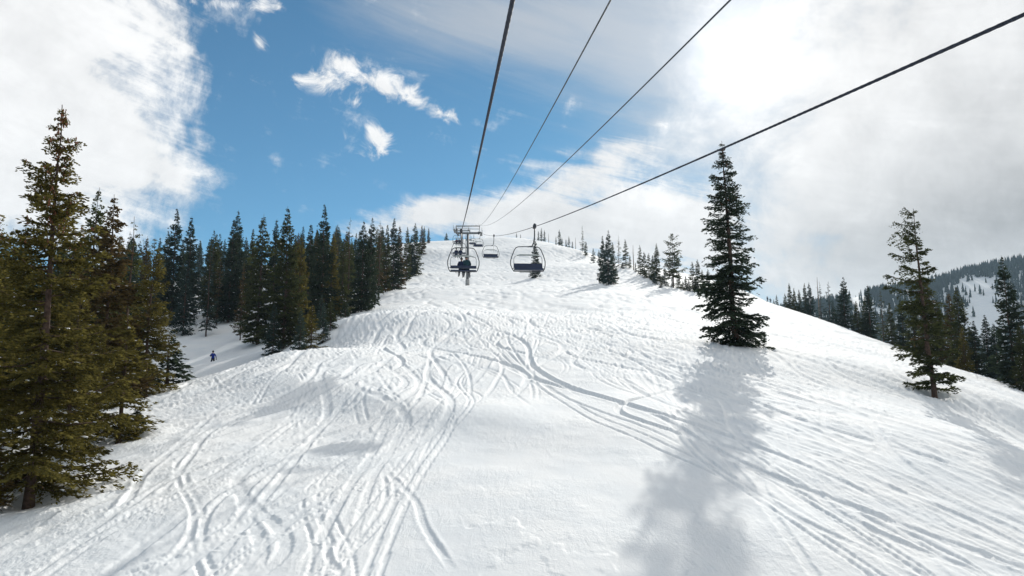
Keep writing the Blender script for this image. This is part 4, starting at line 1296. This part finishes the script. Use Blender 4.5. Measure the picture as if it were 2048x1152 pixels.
# ---------------------------------------------------------------- lift: chairs
def make_chair(off):
    """hangs from the rope at its origin, riders face +Y, body offset sideways by off"""
    root = empty('lift_chair')
    m = MB(); m.box((0, 0, .02), (.20, .46, .22)); m.box((0, .0, .16), (.10, .26, .1)); m.tube([(-.1, -.2, -.02), (.1, -.2, -.02)], .09, 8); m.tube([(-.1, .2, -.02), (.1, .2, -.02)], .09, 8)
    m.build('grip', DARKST, root)
    m = MB(); m.tube([(0, 0, -.05), (0, -.05, -.7), (.04 * off / .4, -.22, -1.12), (off * .35, -.34, -1.34), (off, -.36, -1.38)], [.045, .045, .045, .045, .045], 8)
    m.build('hanger', DARKST, root)
    # outer hoop
    pts = []
    prof = [(-1.02, -3.2), (-1.14, -3.0), (-1.22, -2.7), (-1.22, -2.4), (-1.12, -2.05), (-.95, -1.62), (-.84, -1.46), (-.68, -1.39), (-.3, -1.375)]
    prof = prof + [(-x, z) for x, z in prof[::-1]]
    for x, z in prof: pts.append((off + x, -.36 + (.36 if z < -2.9 else .05 * (-1.38 - z)), z))
    m = MB(); m.tube(pts, .034, 8)
    m.tube([(off - 1.03, 0, -3.2), (off + 1.03, 0, -3.2)], .03, 8)
    m.tube([(off - 1.03, .0, -3.2), (off - 1.0, .42, -3.14)], .026, 6); m.tube([(off + 1.03, .0, -3.2), (off + 1.0, .42, -3.14)], .026, 6)
    m.tube([(off - 1.16, -.26, -2.95), (off + 1.16, -.26, -2.95)], .022, 6)
    m.build('hoop_frame', DARKST, root)
    m = MB(); m.box((off, .2, -3.1), (2.0, .48, .09)); m.box((off, .41, -3.08), (2.0, .08, .11)); m.build('seat', NAVY, root, False)
    bk = MB()
    z0, z1 = (-2.96, -2.74) if off < .3 else (-2.96, -2.62)
    bk.add([(off + sx * 1.0, -.06 - (z + 3.0) * .35 + dy, z) for sx in (-1, 1) for dy in (0, .07) for z in (z0, z1)], [(0, 1, 3, 2), (4, 6, 7, 5), (0, 4, 5, 1), (2, 3, 7, 6), (0, 2, 6, 4), (1, 5, 7, 3)])
    bk.build('backrest', NAVY, root, False)
    m = MB()
    for sx in (-1, 1): m.tube([(off + sx * 1.0, -.22, -2.95), (off + sx * 1.0, -.26, -2.3), (off + sx * .93, -.24, -2.1), (off + sx * .55, -.2, -2.02)], .02, 6)
    m.tube([(off - .55, -.2, -2.02), (off + .55, -.2, -2.02)], .02, 6)
    m.tube([(off - .42, -.3, -1.4), (off - .42, -.24, -2.3)], .012, 5)
    bar = m.build('restraint_bar', STEEL, root)
    m = MB(); m.tube([(off - .78, -.2, -2.03), (off - .55, -.2, -2.0), (off + .55, -.2, -2.0), (off + .78, -.2, -2.03)], [.02, .06, .06, .02], 8); m.build('bar_pad', PAD, bar)
    m = MB(); m.tube([(off - .6, .12, -3.28), (off + .6, .12, -3.28)], .02, 6)
    for sx in (-.6, .6): m.tube([(off + sx, .12, -3.28), (off + sx, .12, -3.16)], .015, 5)
    m.build('under_rail', STEEL, root)
    return root


def place_chair(proto_, fn, y, rz, label, group, first=False):
    o = proto_ if first else copy_tree(proto_)
    o.location = fn(y); o.rotation_euler.z = rz
    tag(o, label, 'lift chair', group)
    return o


HEAD = math.atan(.079)
cR = make_chair(.45)
RIGHTS = [(51, 'nearest empty navy quad chair hanging over the snow right of the tower'), (104, 'second empty chair between the nearest empty chair and the tower mast'),
          (160, 'third empty chair hanging just right of the tower mast'), (213, 'fourth empty chair half hidden by the third one'), (267, 'farthest empty chair, a speck right of the tower mast')]
for i, (y, lab) in enumerate(RIGHTS):
    place_chair(cR, PR, y, math.pi + HEAD, lab, 'empty downhill chairs', i == 0)
cL = make_chair(.2)
LEFTS = [(57, 'navy quad chair carrying two riders, nearest on the uphill side'), (112, 'uphill chair with two riders seen above the nearest riders'), (163, 'uphill chair hanging at the tower head with two riders')]
LC = []
for i, (y, lab) in enumerate(LEFTS):
    LC.append(place_chair(cL, PL, y, HEAD, lab, 'uphill chairs with riders', i == 0))


# ---------------------------------------------------------------- people
def person_mesh(name, J, E, mats, zones, fingers=()):
    """J: joint -> (pos, radius); E: pairs; zones: joint -> material index"""
    names = list(J)
    me_ = bpy.data.meshes.new(name + '_skeleton')
    me_.from_pydata([J[k][0] for k in names], [(names.index(a), names.index(b)) for a, b in E], [])
    o = bpy.data.objects.new(name + '_skeleton', me_); COL.objects.link(o)
    md = o.modifiers.new('skin', 'SKIN'); md.use_smooth_shade = True
    sv = me_.skin_vertices[0].data
    for i, k in enumerate(names):
        rad = J[k][1]; rad = rad if hasattr(rad, '__len__') else (rad, rad)
        sv[i].radius = rad; sv[i].use_root = (k == 'pelvis')
    o.modifiers.new('sub', 'SUBSURF').levels = 2
    o.modifiers['sub'].render_levels = 2
    dg = bpy.context.evaluated_depsgraph_get()
    out = bpy.data.meshes.new_from_object(o.evaluated_get(dg))
    bpy.data.objects.remove(o)
    # gloved fingers and nose join the body mesh
    ex = MB()
    ex.v = [tuple(v.co) for v in out.vertices]; ex.f = [tuple(p.vertices) for p in out.polygons]
    for pts, rs in fingers: ex.tube(pts, rs, 6)
    fin = ex.mesh(name)
    for m_ in mats: fin.materials.append(m_)
    jp = np.array([J[k][0] for k in names]); jz = [zones[k] for k in names]
    for p in fin.polygons:
        c_ = np.array(p.center)
        p.material_index = jz[int(np.argmin(((jp - c_) ** 2).sum(1)))]
    return fin


JACK_B = mat('blue_jacket', (.014, .036, .26), .75, 0, .3, 9.0, .2)
JACK_N = mat('navy_jacket', (.010, .018, .05), .8, 0, .3, 9.0, .2)
JACK_T = mat('teal_jacket', (.014, .042, .055), .8, 0, .3, 9.0, .2)
JACK_R = mat('maroon_jacket', (.10, .025, .03), .8, 0, .3, 9.0, .2)
PANT = mat('dark_trousers', (.010, .012, .022), .85, 0, .3, 9.0, .2)
GLOVE = mat('black_gloves', (.012, .012, .014), .8, 0, .3, 9.0, .2)
SKIN = mat('face_skin', (.38, .22, .16), .6, 0, .1, 9.0, .3)
HELM = mat('dark_helmet', (.012, .013, .018), .35, 0, .2, 9.0, .4)
LENS = mat('goggle_lens', (.05, .035, .02), .15, .3, .1, 9.0, .5)
BOOT = mat('grey_boots', (.16, .17, .18), .5, 0, .2, 9.0, .3)
SKIM = mat('ski_topsheet', (.05, .05, .06), .35, 0, .4, 4.0, .4)


def hand(wrist, d, side):
    """five gloved fingers from a palm at wrist heading d"""
    d = Vector(d).normalized(); w_ = Vector(wrist)
    s_ = d.cross(Vector((0, 1, .2))).normalized() * side
    n_ = s_.cross(d).normalized()
    out = []
    palm = w_ + d * .07
    for k, ln in enumerate((.055, .07, .075, .065)):
        b = palm + s_ * (.036 - .024 * k)
        out.append(([b - d * .05, b + d * ln * .5, b + d * ln * .9 + n_ * .02, b + d * ln + n_ * .045], [.016, .014, .013, .009]))
    b = w_ + d * .02 + s_ * .03
    out.append(([w_ + d * .02, b + d * .03 + s_ * .02, b + d * .06 + s_ * .028 + n_ * .01], [.017, .015, .010]))
    return out


def standing(name, jacket):
    J = {'pelvis': ((0, 0, .95), (.17, .13)), 'waist': ((0, .0, 1.1), (.165, .125)), 'chest': ((0, 0, 1.33), (.195, .135)), 'neck': ((-.01, -.02, 1.50), .065), 'chin': ((-.015, -.035, 1.58), (.07, .08)), 'head': ((-.02, -.03, 1.68), (.088, .10)), 'crown': ((-.02, -.02, 1.755), (.06, .07)),
         'shl': ((-.18, 0, 1.43), .085), 'ell': ((-.34, -.03, 1.2), .062), 'wrl': ((-.22, -.2, 1.17), .045), 'hal': ((-.17, -.25, 1.19), .04),
         'shr': ((.18, 0, 1.43), .085), 'elr': ((.31, .02, 1.17), .062), 'wrr': ((.37, -.06, .93), .045), 'har': ((.385, -.09, .86), .04),
         'hpl': ((-.10, 0, .88), .115), 'knl': ((-.15, -.07, .50), .085), 'anl': ((-.19, -.01, .13), .07), 'tol': ((-.20, -.19, .07), .05), 'hel': ((-.19, .05, .06), .05),
         'hpr': ((.10, 0, .88), .115), 'knr': ((.13, -.07, .50), .085), 'anr': ((.15, -.01, .13), .07), 'tor': ((.155, -.19, .07), .05), 'her': ((.15, .05, .06), .05)}
    E = [('pelvis', 'waist'), ('waist', 'chest'), ('chest', 'neck'), ('neck', 'chin'), ('chin', 'head'), ('head', 'crown'), ('chest', 'shl'), ('shl', 'ell'), ('ell', 'wrl'), ('wrl', 'hal'), ('chest', 'shr'), ('shr', 'elr'), ('elr', 'wrr'), ('wrr', 'har'),
         ('pelvis', 'hpl'), ('hpl', 'knl'), ('knl', 'anl'), ('anl', 'tol'), ('anl', 'hel'), ('pelvis', 'hpr'), ('hpr', 'knr'), ('knr', 'anr'), ('anr', 'tor'), ('anr', 'her')]
    Z = dict.fromkeys(J, 0)
    for k in ('hpl', 'hpr', 'knl', 'knr'): Z[k] = 1
    for k in ('anl', 'anr', 'tol', 'tor', 'hel', 'her'): Z[k] = 4
    for k in ('wrl', 'wrr', 'hal', 'har'): Z[k] = 2
    for k in ('chin', 'head', 'crown'): Z[k] = 3
    fing = hand((-.18, -.24, 1.185), (.6, -.7, .25), 1) + hand((.38, -.085, .88), (.1, -.3, -1), -1)
    fing.append(([(-.02, -.12, 1.665), (-.022, -.152, 1.64), (-.022, -.14, 1.625)], [.012, .016, .012]))
    return person_mesh(name, J, E, [jacket, PANT, GLOVE, SKIN, BOOT], Z, fing)


def seated(name, jacket, lean=0.0, leg=0.0):
    """origin where the hips meet the seat, facing +Y"""
    J = {'pelvis': ((0, .02, .12), (.18, .14)), 'waist': ((lean * .3, .0, .30), (.21, .15)), 'chest': ((lean * .7, -.01, .52), (.24, .16)), 'neck': ((lean, .03, .69), .065), 'chin': ((lean, .05, .77), (.07, .08)), 'head': ((lean, .05, .87), (.09, .10)), 'crown': ((lean, .045, .94), (.06, .07)),
         'shl': ((lean * .8 - .19, .0, .62), .088), 'ell': ((lean * .5 - .28, .12, .40), .065), 'wrl': ((-.16, .32, .30), .045), 'hal': ((-.13, .38, .30), .04),
         'shr': ((lean * .8 + .19, .0, .62), .088), 'elr': ((lean * .5 + .28, .12, .40), .065), 'wrr': ((.16, .32, .30), .045), 'har': ((.13, .38, .30), .04),
         'hpl': ((-.10, .08, .10), .115), 'knl': ((-.13, .50, .09), .09), 'anl': ((-.14 - leg, .50, -.34), .075), 'tol': ((-.15 - leg, .70, -.38), .05), 'hel': ((-.14 - leg, .45, -.41), .05),
         'hpr': ((.10, .08, .10), .115), 'knr': ((.13, .50, .09), .09), 'anr': ((.14 + leg, .52, -.34), .075), 'tor': ((.15 + leg, .72, -.36), .05), 'her': ((.14 + leg, .47, -.41), .05)}
    E = [('pelvis', 'waist'), ('waist', 'chest'), ('chest', 'neck'), ('neck', 'chin'), ('chin', 'head'), ('head', 'crown'), ('chest', 'shl'), ('shl', 'ell'), ('ell', 'wrl'), ('wrl', 'hal'), ('chest', 'shr'), ('shr', 'elr'), ('elr', 'wrr'), ('wrr', 'har'),
         ('pelvis', 'hpl'), ('hpl', 'knl'), ('knl', 'anl'), ('anl', 'tol'), ('anl', 'hel'), ('pelvis', 'hpr'), ('hpr', 'knr'), ('knr', 'anr'), ('anr', 'tor'), ('anr', 'her')]
    Z = dict.fromkeys(J, 0)
    for k in ('hpl', 'hpr', 'knl', 'knr'): Z[k] = 1
    for k in ('anl', 'anr', 'tol', 'tor', 'hel', 'her'): Z[k] = 4
    for k in ('wrl', 'wrr', 'hal', 'har'): Z[k] = 2
    for k in ('chin', 'head', 'crown'): Z[k] = 3
    fing = hand((-.13, .37, .30), (.5, .8, -.1), 1) + hand((.13, .37, .30), (-.5, .8, -.1), -1)
    fing.append(([(lean, .14, .855), (lean, .17, .83), (lean, .155, .815)], [.012, .016, .012]))
    return person_mesh(name, J, E, [jacket, PANT, GLOVE, SKIN, BOOT], Z, fing)


def helmet(parent, c_, yaw):
    m = MB(); m.ball((c_[0], c_[1] - .02 * yaw, c_[2] + .045), (.125, .145, .115), 14, 9); m.build('helmet', HELM, parent)
    m = MB(); m.tube([(c_[0] - .075, c_[1] + yaw * .085, c_[2] + .0), (c_[0], c_[1] + yaw * .115, c_[2] + .0), (c_[0] + .075, c_[1] + yaw * .085, c_[2] + .0)], .034, 8); m.build('goggles', LENS, parent)


def ski(name, start, end, label, group, w_=.09):
    """shaped ski from tail to tip with an upturned shovel"""
    a, b = Vector(start), Vector(end)
    t = (b - a); L = t.length; t.normalize()
    up = Vector((0, 0, 1)) - t * t.z; up.normalize(); s_ = t.cross(up)
    v, f = [], []
    st = [(0, .8, .02), (.06, 1.0, 0), (.25, .85, 0), (.5, .72, .012), (.75, .9, 0), (.9, 1.12, .01), (.97, .8, .06), (1.0, .25, .10)]
    for q, wd, z in st:
        c_ = a + t * (L * q) + up * z
        for sx, sz in ((-1, 0), (1, 0), (1, .022), (-1, .022)): v.append(c_ + s_ * (sx * wd * w_ / 2) + up * sz)
    for i in range(len(st) - 1):
        for k in range(4): f.append((i * 4 + k, i * 4 + (k + 1) % 4, i * 4 + 4 + (k + 1) % 4, i * 4 + 4 + k))
    f += [(3, 2, 1, 0), tuple(range(len(st) * 4 - 4, len(st) * 4))]
    o = MB().add(v, f).build(name, SKIM, None, False)
    return tag(o, label, 'ski', group)


def rider(chair, x, jacket, label, who, scale=1.0, lean=0.0, leg=0.0):
    M = chair.matrix_basis
    pos = M @ Vector((x, .12, -3.06))
    o = empty('person', pos, chair.rotation_euler.z)
    b = bpy.data.objects.new('body', seated('rider', jacket, lean, leg)); COL.objects.link(b); b.parent = o
    helmet(o, (lean, .05, .88), 1)
    o.scale = (scale,) * 3
    tag(o, label, 'person')
    Mo = M.copy()
    for s_, nm in ((-1, 'left'), (1, 'right')):
        c_ = Vector((x + s_ * (.145 + leg) * scale, .12 + .6 * scale, -3.06 - .445 * scale))
        ski('ski', Mo @ (c_ - Vector((.02 * s_, .75, -.0))), Mo @ (c_ + Vector((.03 * s_, .8, .13))), f'dark ski on the {nm} foot of {who}', 'skis of the chairlift riders')


bpy.context.view_layer.update()
rider(LC[0], .03, JACK_N, 'left rider in navy on the nearest uphill chair, seen from behind', 'the left rider on the nearest uphill chair', 1.0, .03, .02)
rider(LC[0], .46, JACK_T, 'right and bigger rider in dark teal on the nearest uphill chair, seen from behind', 'the bigger right rider on the nearest uphill chair', 1.15, -.02, .08)
rider(LC[1], -.25, JACK_N, 'left rider on the second uphill chair, dark clothes', 'the left rider on the second uphill chair', 1.0)
rider(LC[1], .40, JACK_N, 'right rider on the second uphill chair, dark clothes', 'the right rider on the second uphill chair', 1.0)
rider(LC[2], -.1, JACK_R, 'left rider in a reddish jacket on the chair at the tower head', 'the left rider at the tower head', 1.0)
rider(LC[2], .5, JACK_N, 'right rider in dark clothes on the chair at the tower head', 'the right rider at the tower head', 1.0)


def skier(px, Y, jacket, rz, label, who, scale=1.0):
    x = at(px, 650, Y)[0]
    for _ in range(3):
        z = mesh_z(x, Y); x = (px - CX) / F * (Y * math.cos(PITCH) + z * math.sin(PITCH))
    z = mesh_z(x, Y)
    o = empty('person', (x, Y, z + .02), rz); o.scale = (scale,) * 3
    b = bpy.data.objects.new('body', standing('skier', jacket)); COL.objects.link(b); b.parent = o
    helmet(o, (-.02, -.03, 1.69), -1)
    tag(o, label, 'person')
    for s_, fx_, nm in ((-1, -.195, 'right'), (1, .152, 'left')):
        ca, sa = math.cos(rz), math.sin(rz)
        def wpt(lx, ly):
            X, Yy = x + (lx * ca - ly * sa) * scale, Y + (lx * sa + ly * ca) * scale
            return (X, Yy, mesh_z(X, Yy) + .03)
        ski('ski', wpt(fx_ * .9, .65), wpt(fx_ * 1.15, -.85), f'dark ski under the {nm} boot of {who}', 'skis on the snow')


skier(425, 92, JACK_B, .15, 'lone skier in a blue jacket and dark trousers standing in the shaded gully', 'the lone blue skier', 1.08)
skier(1535, 233, JACK_N, .3, 'left of two far skiers on the right skyline, dark clothes', 'the left far skier', 1.0)
skier(1541, 235, JACK_N, -.4, 'right of two far skiers on the right skyline, dark clothes', 'the right far skier', 1.0)

# ---------------------------------------------------------------- air
hz = MB().box((0, 0, (TZ.min() - 1 + 330) / 2), (9000, 9000, 330 - (TZ.min() - 1)))
hzm = bpy.data.materials.new('thin_haze'); hzm.use_nodes = True
hzm.node_tree.nodes.clear()
pv = hzm.node_tree.nodes.new('ShaderNodeVolumePrincipled'); ov = hzm.node_tree.nodes.new('ShaderNodeOutputMaterial')
pv.inputs['Color'].default_value = (.56, .79, 1.0, 1); pv.inputs['Density'].default_value = HAZE; pv.inputs['Anisotropy'].default_value = .1
hzm.node_tree.links.new(pv.outputs[0], ov.inputs['Volume'])
hzo = hz.build('haze', hzm, None, False); tag(hzo, 'thin pale mountain air over the whole slope', 'haze', None, 'stuff')

for p_ in PLANTED:
    if p_[3] < 3 and 'sapling' not in p_[1] or p_[3] > 18: print('TREE?', p_)
print('trees', len(PLANTED), 'crown tris', sum(len(v[2].polygons) * 2 for v in PROTO.values()))
